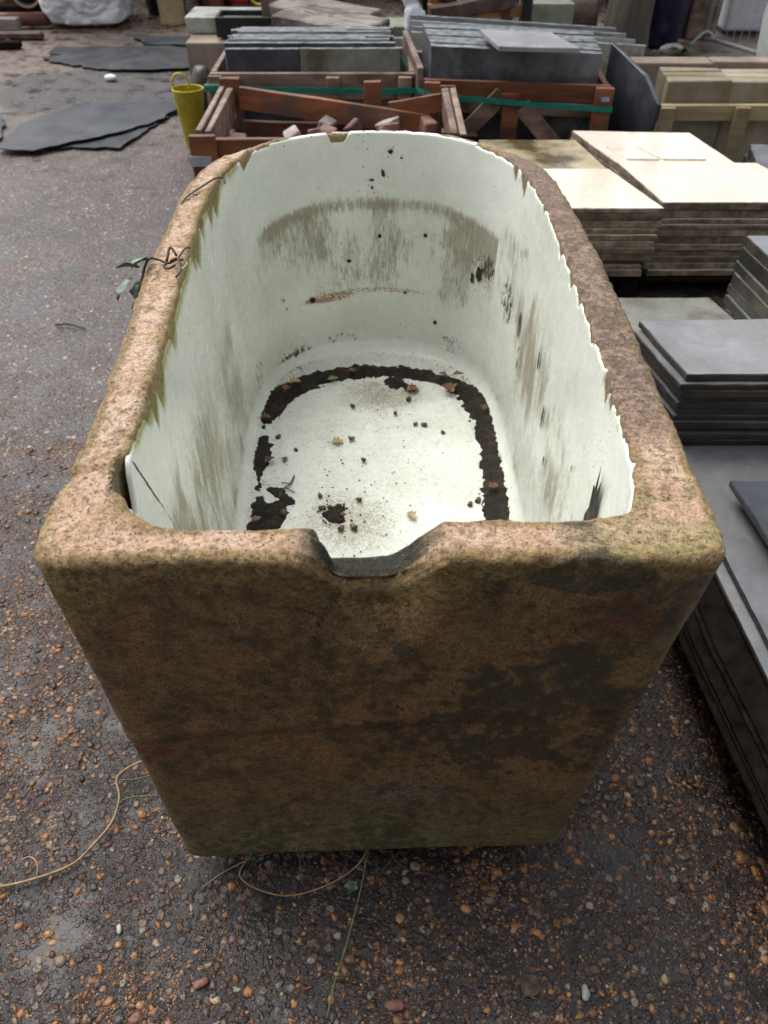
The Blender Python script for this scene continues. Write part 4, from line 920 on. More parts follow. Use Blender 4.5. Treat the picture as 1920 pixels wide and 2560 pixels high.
# ---------------------------------------------------------------- timber crates
def crate_post(t_, x, y, z0, z1, w_=.09, d=.03, mat=M_wood, nm='post'): MB().box((x, y, z0), (x + w_, y + d, z1), .003, jit=.002).build(nm, mat, t_)
cA = thing('timber_crate', 'low red brown timber crate of brick rubble with a broken back board', 'crate', (-.25, 3.8, 0))
crate_post(cA, -.835, 3.44, .0, .50, .115, .03)
MB().box((-.838, 3.434, .375), (-.745, 3.4395, .418), .001).build('bracket', M_zinc, cA)
MB().box((-.815, 3.475, .352), (.37, 3.50, .478), .003, jit=.003).build('front_board', M_wood, cA)
MB().box((-.815, 3.478, .18), (.37, 3.50, .31), .003, jit=.003).build('front_board', M_wood, cA)
for k, (x, m) in enumerate(((-.815, M_woodg), (-.775, M_woodg))): MB().box((x, 3.505, .375 - .01 * k), (x + .03, 4.17, .505 - .006 * k), .003, jit=.003).build('side_board', m, cA)
MB().box((-.80, 3.505, .18), (-.76, 4.17, .31), .003, jit=.003).build('side_board', M_woodg, cA)
crate_post(cA, -.815, 4.19, .0, .535, .10, .03); crate_post(cA, -.10, 4.19, .0, .52, .085, .03); crate_post(cA, .28, 4.19, .0, .50, .08, .03)
MB().beam((-.72, 4.165, .455), (.22, 4.10, .345), .025, .105, .003, jit=.002, cuts=4).build('back_board', M_wood, cA)
MB().beam((-.72, 4.17, .30), (.0, 4.165, .28), .025, .10, .003, jit=.002, cuts=4).build('back_board', M_wood, cA)
MB().beam((-.70, 4.20, .18), (.28, 4.20, .18), .02, .10, .003).build('back_board', M_wood, cA)
MB().beam((.03, 4.14, .40), (.29, 4.09, .455), .02, .085, .003, jit=.002, cuts=3).build('back_board', M_wood, cA)
for x in (.285, .325): MB().box((x, 3.44, .39), (x + .028, 4.14, .505), .003, jit=.004).build('side_board', M_woodg, cA)
MB().box((.29, 3.44, .18), (.33, 4.14, .32), .003, jit=.003).build('side_board', M_woodg, cA)
MB().box((.24, 3.41, .44), (.40, 3.465, .505), .003, jit=.004).build('corner_block', M_black, cA)
MB().box((-.80, 3.5, .03), (.34, 4.17, .06), .003).build('base', M_black, cA)
rr = random.Random(21); bx = []
for i in range(84):
    x, y = rr.uniform(-.70, .22), rr.uniform(3.56, 4.08); z = .10 + .075 * (i // 24) + .03
    white = abs(x + .22) < .05 and i > 70
    mb = MB(); bm = bmesh.new(); bmesh.ops.create_cube(bm, size=1); s = (rr.uniform(.05, .11), rr.uniform(.05, .085), rr.uniform(.045, .07))
    for v in bm.verts: v.co = Vector((v.co.x * s[0], v.co.y * s[1], v.co.z * s[2])) + Vector([rr.uniform(-.012, .012) for _ in range(3)])
    bmesh.ops.bevel(bm, geom=bm.edges[:], offset=.006, segments=1, affect='EDGES')
    mtx = Matrix.Translation((x, y, z)) @ Matrix.Rotation(rr.uniform(0, 3.1), 4, 'Z') @ Matrix.Rotation(rr.uniform(-.5, .5), 4, 'X')
    mb.frombm(bm, 0, mtx); tag(mb.build('brick', M_brick if i % 3 else M_brickp), 'broken red or pale brick tumbled in the crate behind the trough', 'brick', 'broken bricks in the timber crate')
tag(MB().box((-.245, 3.80, .335), (-.135, 3.87, .385), .008, jit=.006).build('stone_block', M_white), 'single white block on top of the brick rubble in the crate', 'stone block')

cB = thing('timber_crate', 'weathered grey brown crate of upright slates with a level green strap', 'crate', (-.38, 4.6, 0))
MB().box((-.90, 4.40, .385), (.16, 4.425, .505), .003, jit=.003).build('front_board', M_woodg, cB)
MB().box((-.90, 4.402, .18), (.16, 4.425, .26), .003, jit=.003).build('front_board', M_woodg, cB)
for x, m in ((-.905, M_woodg), (-.82, M_wood), (-.30, M_woodg), (.075, M_woodg)): crate_post(cB, x, 4.37, 0, .50 if x < -.85 else .495, .07, .027, m)
MB().box((-.93, 4.362, .43), (-.80, 4.368, .465), .001).build('bracket', M_zinc, cB)
for x in (-.90, .13): MB().box((x, 4.43, .39), (x + .03, 5.0, .51), .003, jit=.003).build('side_board', M_woodg, cB); MB().box((x, 4.43, .18), (x + .03, 5.0, .30), .003, jit=.003).build('side_board', M_woodg, cB)
MB().box((-.90, 4.97, .36), (.16, 5.0, .50), .003).build('back_board', M_woodg, cB)
M_sledge = simple('chipped pale slate edge', (.035, .04, .047), (.25, .28, .30), 26, .35, .6, .004, 90)
def upright(x0, x1, y, z0, z1, th, lean=.0, mat=M_slate, label='', name='slate_slab', grp=None, cat='slate slab', seed=0, dz=0):
    """slab standing on edge, long side across"""
    V, F = rough_prism([(x0, 0), (x1, 0), (x1 + .0, z1 - z0), (x0, z1 - z0 + dz)], 0, th, .002, .05, seed + 400, bev=.003)
    V = [(v[0], y + v[2] + lean * v[1], z0 + v[1]) for v in V]
    mb = MB().add(V, F); mb.M = [1] * (len(F) - 2) + [0, 0]
    return tag(mb.build(name, None, mats=[mat, M_sledge]), label, cat, grp)
rows = [(-.82, -.44, 4.475, .07, .600, M_slate, 'short dark slate at the left front of the grey brown crate'), (-.435, .085, 4.47, .07, .602, M_slatetop, 'olive grey slab at the front of the grey brown crate')]
for k, (a, b, y, z0, z1, m, lb) in enumerate(rows): upright(a, b, y, z0, z1, .028, .02, m, lb, seed=k)
for k in range(9):
    a = -.83 + .02 * (k % 3); b = [.06, .03, -.1, .05, .0, .04, -.2, .03, .05][k]; y = 4.515 + k * .043
    upright(a, b, y, .07, .618 + .003 * ((k * 7) % 4), .026, .02, M_slate if k % 4 != 1 else M_pale, '%s slate from the front among those standing in the grey brown crate' % ['third', 'fourth', 'fifth', 'sixth', 'seventh', 'eighth', 'ninth', 'tenth', 'eleventh'][k], grp='slates standing in the grey brown crate', seed=10 + k)
def strap(pts, label, wd=.026):
    mb = MB()
    for a, b in zip(pts[:-1], pts[1:]): mb.beam(a, b, .002, wd, 0)
    return tag(mb.build('strap', M_strap), label, 'strap')
strap([(-.925, 4.90, .44), (-.925, 4.36, .445), (.02, 4.360, .432), (.17, 4.355, .44), (.17, 4.9, .44)], 'green nylon strap pulled level round the grey brown crate')

cC = thing('timber_crate', 'red brown crate with crossed braces holding upright dark slates', 'crate', (.66, 4.5, 0))
MB().beam((.20, 4.31, .462), (1.13, 4.20, .462), .025, .085, .003, jit=.002, cuts=4).build('top_rail', M_wood, cC)
MB().beam((.20, 4.305, .385), (1.13, 4.195, .385), .02, .06, .003, jit=.002, cuts=4).build('rail', M_woodg, cC)
MB().beam((.20, 4.305, .17), (1.13, 4.195, .17), .02, .10, .003, jit=.002, cuts=4).build('bottom_rail', M_woodg, cC)
MB().beam((.245, 4.27, .0), (.245, 4.27, .50), .03, .08, .003, up=(1, -.1, 0)).build('post', M_wood, cC)
MB().beam((.645, 4.225, .0), (.645, 4.225, .46), .03, .085, .003, up=(1, -.1, 0)).build('post', M_wood, cC)
MB().beam((1.095, 4.17, .0), (1.095, 4.17, .50), .03, .09, .003, up=(1, -.1, 0)).build('post', M_wood, cC)
MB().box((1.08, 4.148, .44), (1.12, 4.152, .46), .001).build('bracket', M_zinc, cC)
MB().beam((.30, 4.262, .14), (.60, 4.232, .455), .085, .022, .003, up=(0, 1, 0)).build('brace', M_woodg, cC)
cC.children[-1]['label'] = 'pale grey brace on the left of the centre post'
MB().beam((.98, 4.190, .13), (.70, 4.222, .40), .085, .022, .003, up=(0, 1, 0)).build('brace', M_woodg, cC)
MB().beam((.185, 4.33, .50), (.12, 5.0, .53), .03, .10, .003, jit=.002).build('side_board', M_woodg, cC)
MB().beam((.185, 4.33, .25), (.12, 5.0, .25), .03, .10, .003, jit=.002).build('side_board', M_woodg, cC)
MB().beam((1.13, 4.21, .43), (1.16, 4.85, .43), .03, .10, .003, jit=.002).build('side_board', M_wood, cC)
MB().beam((.14, 5.0, .43), (1.14, 4.88, .43), .03, .10, .003, jit=.002).build('back_board', M_woodg, cC)
for k in range(9):
    y = 4.36 + k * .055; a = .235 - .003 * k; b = 1.075 + .005 * k
    V, F = rough_prism([(a, 0), (b, 0), (b, .555), (a, .57)], 0, .052, .0015, .05, 40 + k, bev=.003)
    V = [(v[0], y + v[2] - .11 * (v[0] - .24), .07 + v[1] + (.003 * ((k * 5) % 3) if v[1] > .3 else 0)) for v in V]
    mb = MB().add(V, F); mb.M = [1] * (len(F) - 2) + [0, 0]
    tag(mb.build('slate_slab', None, mats=[M_slate, M_sledge]), '%s slate from the front of those standing in the braced crate' % ['first', 'second', 'third', 'fourth', 'fifth', 'sixth', 'seventh', 'eighth', 'ninth'][k], 'slate slab', 'slates standing in the braced crate')
strap([(.10, 4.9, .47), (.175, 4.30, .455), (.235, 4.235, .445), (.645, 4.192, .425), (1.14, 4.140, .405), (1.19, 4.8, .42)], 'green nylon strap sloping across the braced crate', .024)
V, F = rough_prism([(.486, 4.50), (.843, 4.43), (.925, 4.10), (.545, 4.14)], .662, .684, .002, .04, 55)
tag(MB().add(V, F).build('slate_slab', M_slateg), 'pale grey slab lying flat on top of the slates in the braced crate', 'slate slab')
# blue grey slab leaning against the crate's right end
V, F = rough_prism([(0, 0), (.40, 0), (.44, .42), (.30, .52), (0, .60)], 0, .02, .002, .05, 60)
V = [(1.175 + v[2] + .16 * (v[0] / .4) + .0 * v[1], 4.52 - v[0] * .95, .02 + v[1]) for v in V]
tag(MB().add(V, F).build('slate_slab', M_slate), 'blue grey slab with a cut corner standing on edge beside the braced crate', 'slate slab')

# ---------------------------------------------------------------- rows of stone behind the crates
def blk(a, b, mat, label, name='stone_block', cat='stone block', grp=None, bev=.008, jit=.004): return tag(MB().box(a, b, bev, jit=jit, seg=2).build(name, mat), label, cat, grp)
xs = [-.92, -.62, -.30, .02, .17]
for k, (a, b, z, m, lb) in enumerate([(-.92, -.48, .505, M_slate, 'dark slate at the left of the low row behind the crates'), (-.47, -.12, .515, M_slateg, 'grey slate in the low row behind the crates'), (-.11, .00, .51, M_slate, 'narrow dark slate at the end of the low row behind the crates')]):
    upright(a, b, 5.12 + .012 * k, .0, z, .05, 0, m, lb, seed=80 + k)
upright(.02, .20, 5.2, 0, .50, .04, 0, M_pale, 'pale slab between the low row and the long pale slabs', seed=90)
for k in range(4):
    upright(.16, 1.55 - .04 * k, 5.16 + .09 * k, 0, .47 + .012 * k, .03, 0, M_pale if k < 3 else M_slateg, '%s long pale slab from the front behind the braced crate' % ['first', 'second', 'third', 'fourth'][k], grp='long pale slabs behind the braced crate', seed=100 + k, dz=.07)
blk((-1.30, 5.72, 0), (-.95, 6.1, .37), M_brownstone, 'squared buff stone at the left end of the block row'); blk((-.94, 5.72, 0), (-.80, 6.1, .37), M_pale, 'narrow pale stone next to the squared buff stone')
blk((-.78, 5.80, 0), (-.05, 6.15, .365), M_brownstone, 'long brown stone block under the old sleepers'); blk((-1.33, 5.95, .372), (-.75, 6.3, .47), M_pale, 'pale slab lying on the squared buff stone')
for k, (x, y) in enumerate(((-1.17, 5.50), (-1.04, 5.32))): tag(MB().rock((x, y, .13), (.085, .09, .16), 33 + k, sub=3).build('stone', M_slated, smooth=True), ['rough grey stone left of the slate crate', 'rough dark stone against the left of the slate crate'][k], 'stone')
# black plastic trough
bt = MB(); bt.box((-1.07, 5.80, .375), (-.72, 6.0, .385), .002)
for a, b in (((-1.10, 5.78, .386), (-.70, 5.80, .50)), ((-1.10, 6.0, .386), (-.70, 6.02, .50)), ((-1.10, 5.801, .386), (-1.08, 5.999, .50)), ((-.72, 5.801, .386), (-.70, 5.999, .50))): bt.box(a, b, .003)
tag(bt.build('planter', M_bin), 'black plastic planter trough standing on the squared stones', 'planter')
tag(MB().beam((-.74, 5.75, .0), (-.80, 5.95, 1.0), .05, .05, .004, up=(1, 0, 0)).build('iron_post', M_rust), 'slim rusty post leaning beside the black planter', 'iron post')
for k, (p, q, lb) in enumerate([((-.68, 5.72, .50), (.0, 5.42, .445), 'nearest of the silvered old sleepers'), ((-.72, 5.92, .515), (.0, 5.62, .46), 'middle of the silvered old sleepers'), ((-.78, 6.13, .53), (-.05, 5.83, .475), 'farthest of the silvered old sleepers')]):
    tag(MB().beam(p, q, .185, .095, .010, jit=.006, cuts=6).build('sleeper', M_sleeper), lb, 'timber sleeper', 'old sleepers on the stone blocks')
# stack of pale stone courses and dark debris behind the sleepers
for k in range(4):
    blk((-.02 + .01 * k, 6.6, .075 * k), (.45, 6.9, .075 * k + .070), M_greygreen, '%s course of the small grey stone pile behind the sleepers' % ['lowest', 'second lowest', 'third lowest', 'uppermost'][k], grp='grey stones behind the sleepers')
for k in range(7):
    x = -.05 + .09 * k; tag(MB().rock((x, 6.25 + .1 * (k % 3), .20 + .02 * (k % 2)), (.08, .07, .06), 300 + k, sub=2).build('rubble', M_rust if k % 2 else M_brick, smooth=False), 'dark broken lump in the rubble between the sleepers and the white sack', 'rubble', 'rubble lumps behind the sleepers')
tag(MB().box((-.10, 6.15, 0), (.62, 6.55, .17), .01, jit=.01).build('timber_baulk', M_black), 'black timber baulk under the rubble lumps', 'timber')
# white sack
sk = MB().rock((.175, 6.25, .62), (.085, .08, .15), 1, sub=4, amp=.35); sk.rock((.21, 6.22, .42), (.075, .07, .10), 8, sub=4, amp=.35)
tag(sk.build('sack', M_bag, smooth=True), 'crumpled white plastic sack hanging by the dark post', 'sack')
tag(MB().beam((.29, 6.2, 0), (.27, 6.22, 1.3), .035, .035, .003, up=(1, 0, 0)).build('post', M_black), 'thin dark post to the right of the white sack', 'post')
# orange brown pallets
pp = thing('pallet', 'orange brown pallet standing on edge behind the dark slates', 'pallet', (.66, 6.4, 0))
for k in range(6): MB().box((.30, 6.40, .06 + .115 * k), (1.02, 6.42, .14 + .115 * k), .003, jit=.003).build('deck_board', M_orangewood if False else M_woodo, pp) if False else None
M_woodo = simple('fresh orange timber', (.30, .15, .05), (.48, .27, .11), 8, .55, .4, .003, 60, streak=(.4, 2.5, 2.5), rv=.3)
for k in range(6): MB().box((.30, 6.40, .04 + .115 * k), (1.02, 6.42, .12 + .115 * k), .003, jit=.004).build('deck_board', M_woodo, pp)
for x in (.32, .60, .86): MB().box((x, 6.425, .02), (x + .07, 6.50, .74), .004).build('bearer', M_woodo, pp)
for x in (.53, .84): MB().box((x, 6.372, .02), (x + .06, 6.395, .45), .004).build('batten', M_wood, pp)
tag(MB().beam((.33, 6.30, .42), (.92, 6.30, .515), .10, .10, .01, jit=.006, cuts=5).build('timber_beam', M_rust), 'dark brown beam leaning across the orange pallet', 'timber')
tag(MB().box((.98, 6.32, 0), (1.05, 6.5, .60), .01, jit=.005).build('timber_offcut', M_bin), 'black block between the orange pallet and the grey stone', 'block')
blk((1.05, 6.7, 0), (1.42, 7.0, .42), M_greygreen, 'grey green stone block behind the galvanised pole')
blk((.62, 7.3, 0), (1.0, 7.7, .5), M_greygreen, 'grey green stone seen past the orange pallet')
# galvanised fence panels (thin tubes)
def fence_panel(name, label, p0, p1, h, grp='galvanised fence panels'):
    t_ = thing(name, label, 'fence panel', (p0[0], p0[1], 0), grp); a = Vector(p0 + (.06,)); b = Vector(p1 + (.06,)); u = Vector((0, 0, h))
    MB().tube([a, a + u], .019, 8).build('post', M_zinc, t_, smooth=True); MB().tube([b, b + u], .019, 8).build('post', M_zinc, t_, smooth=True)
    MB().tube([a, b], .017, 8).build('bottom_rail', M_zinc, t_, smooth=True); MB().tube([a + u, b + u], .017, 8).build('top_rail', M_zinc, t_, smooth=True)
    mb = MB(); n = int((b - a).length / .075)
    for k in range(1, n): q = a.lerp(b, k / n); mb.tube([q, q + u], .0022, 4, caps=False)
    for k in range(1, 8): mb.tube([a + u * k / 8, b + u * k / 8], .0022, 4, caps=False)
    mb.build('mesh_infill', M_zinc, t_)
    f = MB().tube(smooth_pts([(a.x - .14, a.y - .10, .02), (a.x - .05, a.y - .05, .09), (a.x + .02, a.y - .02, .10), (a.x + .12, a.y, .02)], 5), .012, 6); f.build('foot', M_zinc, t_, smooth=True)
fence_panel('fence_panel', 'galvanised mesh fence panel running out of view at the far right', (2.70, 7.40), (3.5, 5.75), 1.9)
fence_panel('fence_panel', 'galvanised mesh fence panel behind the rusty drum', (1.20, 6.9), (2.0, 7.9), 1.9)
# rusty drum lying on its side
d_ = MB(); d_.lathe([(.14, .30), (.14, .03), (.04, .03), (.04, .0), (.0, .0)], (1.40, 7.5, .185), 40, axis='X'); d_.lathe([(.145, .02), (.15, 0), (.178, .0), (.183, .02), (.183, .34), (.17, .36), (.0, .36)], (1.40, 7.5, .185), 40, axis='X')
for k in range(5): a = 2 * math.pi * k / 5; d_.beam((1.415, 7.5 + .03 * math.cos(a), .185 + .03 * math.sin(a)), (1.415, 7.5 + .16 * math.cos(a), .185 + .16 * math.sin(a)), .02, .03, .002, up=(1, 0, 0))
tag(d_.build('drum', M_rust, smooth=False), 'rusty iron roller drum lying on its side', 'drum')
tag(MB().beam((1.85, 7.2, .05), (2.15, 7.0, .5), .03, .03, .003).build('metal_bar', M_zinc), 'grey bar leaning between the drum and the tree trunk', 'bar')
tag(MB().box((1.52, 7.9, .4), (1.95, 7.93, 1.0), .004).build('board', M_orange), 'bright orange board far behind the drum', 'board')

# tree trunks, pot, plants, pedestal at the right
def trunk(x, y, r, h, label, seed):
    t_ = thing('tree', label, 'tree', (x, y, 0)); n = 28; V = []; rows_ = 30
    for i in range(rows_ + 1):
        z = h * i / rows_; f = 1 + .35 * math.exp(-z * 7)
        for j in range(n):
            a = 2 * math.pi * j / n; rr_ = r * f * (1 + .10 * math.sin(3 * a + seed) + .05 * math.sin(7 * a + z * 4)) * (1 - .05 * z); V.append((x + rr_ * math.cos(a) + .03 * math.sin(z * 1.3), y + rr_ * math.sin(a), z - .01))
    obj('trunk', V, [(i * n + j, i * n + (j + 1) % n, (i + 1) * n + (j + 1) % n, (i + 1) * n + j) for i in range(rows_) for j in range(n)], M_bark, t_, smooth=True)
    return t_
def leaf_cloud(name, parent, mat, cen, rad, n, size, seed, label=None, cat=None, floor=0.0):
    rr = np.random.RandomState(seed); P = rr.normal(0, 1, (n, 3)); P /= np.linalg.norm(P, axis=1)[:, None]; P *= (rr.rand(n, 1) ** .4)
    P = P * np.array(rad) * (.75 + .5 * fbm(P, 2.2, seed, 2)[:, None]) + np.array(cen); P = P[P[:, 2] > floor]; n = len(P)
    a = rr.normal(0, 1, (n, 3)); a /= np.linalg.norm(a, axis=1)[:, None]; b = np.cross(a, rr.normal(0, 1, (n, 3))); b /= np.linalg.norm(b, axis=1)[:, None]
    s = size * rr.uniform(.6, 1.3, (n, 1)); V = np.stack([P - a * s, P + b * s * .45, P + a * s, P - b * s * .45], 1).reshape(-1, 3)
    o = obj(name, V, np.arange(n * 4).reshape(n, 4), mat, parent)
    if label: tag(o, label, cat)
    return o
t1 = trunk(1.92, 7.05, .16, 3.2, 'thick pale brown tree trunk behind the sandstone', 1)
leaf_cloud('crown', t1, M_hedge, (1.9, 7.3, 3.6), (1.4, 1.2, .9), 5000, .05, 3)
t2 = trunk(2.58, 7.75, .08, 3.0, 'slim dark tree trunk right of the blue pot', 2)
leaf_cloud('crown', t2, M_hedge, (2.7, 8.0, 3.5), (1.0, 1.0, .8), 3000, .05, 4)
pt = MB().lathe([(.0, .0), (.17, 0), (.19, .03), (.235, .40), (.25, .50), (.27, .51), (.27, .56), (.24, .56), (.22, .48), (.0, .47)], (2.30, 7.45, 0), 40)
tag(pt.build('plant_pot', M_blue, smooth=True), 'large dark blue glazed plant pot', 'pot')
fn = thing('fern', 'small green fern growing beside the blue pot', 'fern', (2.42, 7.05, 0))
for k in range(22):
    a = k * 2.4; L_ = R_.uniform(.07, .15); c, s_ = math.cos(a), math.sin(a); base = Vector((2.42, 7.05, .02)); V = []; N = 8
    for i in range(N + 1):
        t = i / N; p = base + Vector((c * L_ * t, s_ * L_ * t, L_ * (1.1 * t - .9 * t * t))); wd = .028 * math.sin(math.pi * (t * .9 + .1)) * (1 if i % 2 else .55); V += [p + Vector((-s_, c, 0)) * wd, p, p - Vector((-s_, c, 0)) * wd]
    obj('frond', V, [(i * 3 + j, i * 3 + j + 1, i * 3 + j + 4, i * 3 + j + 3) for i in range(N) for j in range(2)], M_fern, fn)
tag(MB().rock((2.35, 7.12, .03), (.10, .06, .045), 71, sub=3, amp=.3).build('stone', M_pale, smooth=True), 'pale stone lying in front of the blue pot', 'stone')
pd = MB().box((2.62, 7.6, 0), (2.86, 7.85, .55), .008).box((2.60, 7.58, .552), (2.88, 7.87, .60), .006); tag(pd.build('pedestal', M_woodg), 'brown square pedestal behind the fern', 'pedestal')
wb = MB().box((2.98, 7.75, .03), (3.6, 8.15, .32), .03, seg=3).box((2.95, 7.72, .322), (3.63, 8.18, .36), .01); tag(wb.build('white_tank', M_white), 'low white tank on the yard beyond the fence panel', 'tank')
tag(MB().box((2.9, 9.0, 0), (4.2, 9.4, .9), .02).build('stone_stack', M_pale), 'pale stone stack at the far right behind the white tank', 'stone stack')
mbg = MB().rock((3.02, 6.25, .42), (.34, .34, .62), 12, sub=5, amp=.10); tag(mbg.build('bulk_bag', M_mesh, smooth=True), 'tall pale netting bag at the right edge behind the fence panel', 'bulk bag')
# sandstone
for k, (a, b) in enumerate(((1.31, 1.86), (1.87, 2.55))):
    blk((a, 4.88, .0), (b, 5.0, .45 - .0 * k), M_brownstone, ['left of the two grey brown slabs standing behind the buff sandstone', 'right of the two grey brown slabs standing behind the buff sandstone'][k], grp='grey brown slabs standing behind', jit=.006)
for k, (a, b, y) in enumerate(((1.44, 1.76, 4.28), (1.765, 2.2, 4.30))):
    for j in range(3):
        blk((a + .005 * j, y + .082 * j, .02), (b, y + .075 + .082 * j, .505 + .001 * j - .012 * k), M_sand, '%s buff sandstone slab of the %s row in the pale crate' % (['front', 'middle', 'back'][j], ['left', 'right'][k]), grp='buff sandstone slabs in the pale crate', jit=.004)
cD = thing('timber_crate', 'pale timber crate holding buff sandstone slabs at the right', 'crate', (1.85, 4.4, 0))
MB().box((1.40, 4.225, .33), (2.3, 4.25, .405), .003, jit=.002).build('rail', M_woodp, cD)
MB().box((1.40, 4.225, .04), (2.3, 4.25, .12), .003, jit=.002).build('rail', M_woodp, cD)
for x in (1.41, 1.79, 2.15): MB().box((x, 4.195, 0), (x + .07, 4.222, .40), .003, jit=.002).build('post', M_woodp, cD)

# yellow mesh basket left of the crates
yb = thing('mesh_basket', 'yellow plastic mesh basket hanging at the crate corner', 'basket', (-1.10, 4.72, 0))
mb = MB(); n = 64; rws = 40; c0 = Vector((-1.12, 4.78, .02)); H_ = .34
def yp(i, j, dr=0):
    t = i / rws; a = 2 * math.pi * j / n; r = (.052 + .035 * t) + dr; return Vector((c0.x + .03 * t + r * math.cos(a) * 1.0, c0.y - .10 * t + r * math.sin(a) * .9, c0.z + H_ * t))
Vy = [yp(i, j) for i in range(rws + 1) for j in range(n)] + [yp(i, j, -.004) for i in range(rws + 1) for j in range(n)]
K = (rws + 1) * n; Fy = []
for i in range(rws):
    for j in range(n):
        if (i % 2 or j % 2) or i > rws - 3:
            a, b, c, d = i * n + j, i * n + (j + 1) % n, (i + 1) * n + (j + 1) % n, (i + 1) * n + j; Fy += [(a, b, c, d), (K + d, K + c, K + b, K + a)]
Fy += [(rws * n + j, rws * n + (j + 1) % n, K + rws * n + (j + 1) % n, K + rws * n + j) for j in range(n)]
mb.add(Vy, Fy); mb.build('net', M_yellow, yb)
MB().tube([c0 + Vector((.03 + .085 * math.cos(a), -.10 + .076 * math.sin(a), H_ + .004)) for a in np.linspace(0, 2 * math.pi, 25)], .005, 6).build('rim', M_yellow, yb)
MB().tube([c0 + Vector((-.01 + .045 * math.cos(a), -.08, H_ + .03 + .045 * math.sin(a))) for a in np.linspace(-.6, math.pi + .6, 18)], .007, 6).build('handle', M_yellow, yb)

# ---------------------------------------------------------------- rubber mats on the ground to the left
def mat_(poly, z, label, seed, m=None, th=.007, wav=.016):
    rr = random.Random(seed); pts = []
    for k in range(len(poly)):
        a = Vector(poly[k]); b = Vector(poly[(k + 1) % len(poly)]); nr = Vector(((b - a).y, -(b - a).x)).normalized(); q = max(1, int((b - a).length / .05))
        pts += [a.lerp(b, t / q) + nr * (rr.gauss(0, .011) if t else 0) for t in range(q)]
    bm = bmesh.new(); vs = [bm.verts.new((p.x, p.y, 0)) for p in pts]; bm.faces.new(vs)
    bmesh.ops.triangulate(bm, faces=bm.faces[:]); 
    for _ in range(3):
        bmesh.ops.subdivide_edges(bm, edges=[e for e in bm.edges if e.calc_length() > .10], cuts=1); bmesh.ops.triangulate(bm, faces=bm.faces[:])
    P = np.array([v.co[:2] for v in bm.verts]); h = fbm(P, 1.6, seed, 3)
    for v, k in zip(bm.verts, h): v.co.z = z + .003 + wav * max(0, k - .35) * 1.6
    bmesh.ops.recalc_face_normals(bm, faces=bm.faces)
    if sum(f.normal.z for f in bm.faces) < 0: bmesh.ops.reverse_faces(bm, faces=bm.faces[:])
    g = bmesh.ops.extrude_face_region(bm, geom=bm.faces[:]); 
    for v in [x for x in g['geom'] if isinstance(x, bmesh.types.BMVert)]: v.co.z += th
    bmesh.ops.recalc_face_normals(bm, faces=bm.faces)
    o = MB(); o.frombm(bm); o = o.build('rubber_mat', M_rubber)
    return tag(o, label, 'rubber mat', 'rubber mats on the ground')
mat_([(-2.30, 4.76), (-2.06, 4.70), (-1.66, 5.03), (-1.50, 5.20), (-1.33, 5.70), (-1.75, 5.66), (-2.08, 5.58), (-2.32, 5.16)], .014, 'largest grey ribbed rubber mat, nearest of the mats', 1)
mat_([(-1.98, 4.83), (-1.58, 4.80), (-1.52, 5.02), (-1.40, 5.50), (-1.8, 5.3)], .002, 'small pale grey mat sticking out beneath the largest mat', 2)
mat_([(-2.75, 7.27), (-2.1, 7.32), (-1.45, 7.20), (-1.35, 6.62), (-1.75, 6.55), (-2.1, 6.56), (-2.60, 6.80), (-2.75, 6.95), (-2.60, 7.02), (-2.74, 7.08)], .004, 'long dark rubber mat with a torn left end', 3)
mat_([(-2.20, 7.66), (-1.55, 7.62), (-1.3, 7.5), (-1.38, 7.25), (-1.75, 7.33), (-1.98, 7.33)], .003, 'farthest rubber mat, nearest the white bulk bag', 4)
mat_([(-3.2, 5.0), (-2.55, 4.62), (-2.36, 4.70), (-2.36, 5.0), (-2.5, 5.4), (-3.1, 5.5)], .003, 'dark mat piece cut off by the left edge of the view', 5)
tag(MB().rock((-2.04, 6.33, .02), (.05, .04, .02), 44, sub=2, amp=.4).build('plastic_scrap', M_bag, smooth=True), 'scrap of white plastic on the ground between the mats', 'plastic scrap')

# ---------------------------------------------------------------- things at the far left
# bulk bag
def bulk_bag():
    t_ = thing('bulk_bag', 'full white woven bulk bag sagging on the ground at the far left', 'bulk bag', (-2.72, 8.3, 0))
    n, m = 160, 90; th = np.linspace(0, 2 * np.pi, n, endpoint=False)[None]; v = np.linspace(0, 1, m)[:, None]
    sq = (np.abs(np.cos(th)) ** 3.2 + np.abs(np.sin(th)) ** 3.2) ** (-1 / 3.2)
    prof = .36 + .10 * np.sin(np.clip(v * 1.6, 0, 1) * np.pi * .62) - .03 * v; prof = prof * ss(-.02, .05, v) ** .35
    x, y, z = prof * sq * np.cos(th), prof * sq * np.sin(th), v * .95 + 0 * th
    P = np.stack([x, y, z], -1)
    cre = np.abs(fbm(P, 3.2, 5, 4) - .5) * 2; cre2 = np.abs(fbm(P * np.array([1, 1, 2.2]), 7, 15, 3) - .5) * 2
    k = 1 - .13 * (1 - cre) ** 6 - .03 * (1 - cre2) ** 4 + .10 * (fbm(P, 2, 3, 2) - .5)
    P[..., 0] = P[..., 0] * k - 2.72; P[..., 1] = P[..., 1] * k + 8.34; P[..., 2] += .0
    V = np.concatenate([P.reshape(-1, 3), [[-2.72, 8.34, .97]]])
    F = [tuple(f) for f in grid_faces(n, m)] + [((m - 1) * n + j, (m - 1) * n + (j + 1) % n, n * m) for j in range(n)]
    obj('sack', V, F, M_bag, t_, smooth=True)
    mb = MB()
    for k_, w_ in enumerate((.03, .02, .025, .03, .02, .025)): mb.box((-2.93 + .036 * k_, 7.874, .315 + .003 * (k_ % 2)), (-2.905 + .036 * k_, 7.879, .335 + .004 * (k_ % 2)), 0)
    mb.build('print', M_ink, t_)
    MB().beam((-2.60, 7.87, .40), (-2.62, 7.87, .56), .004, .035, 0, up=(1, 0, 0)).build('tape', M_pink, t_)
bulk_bag()
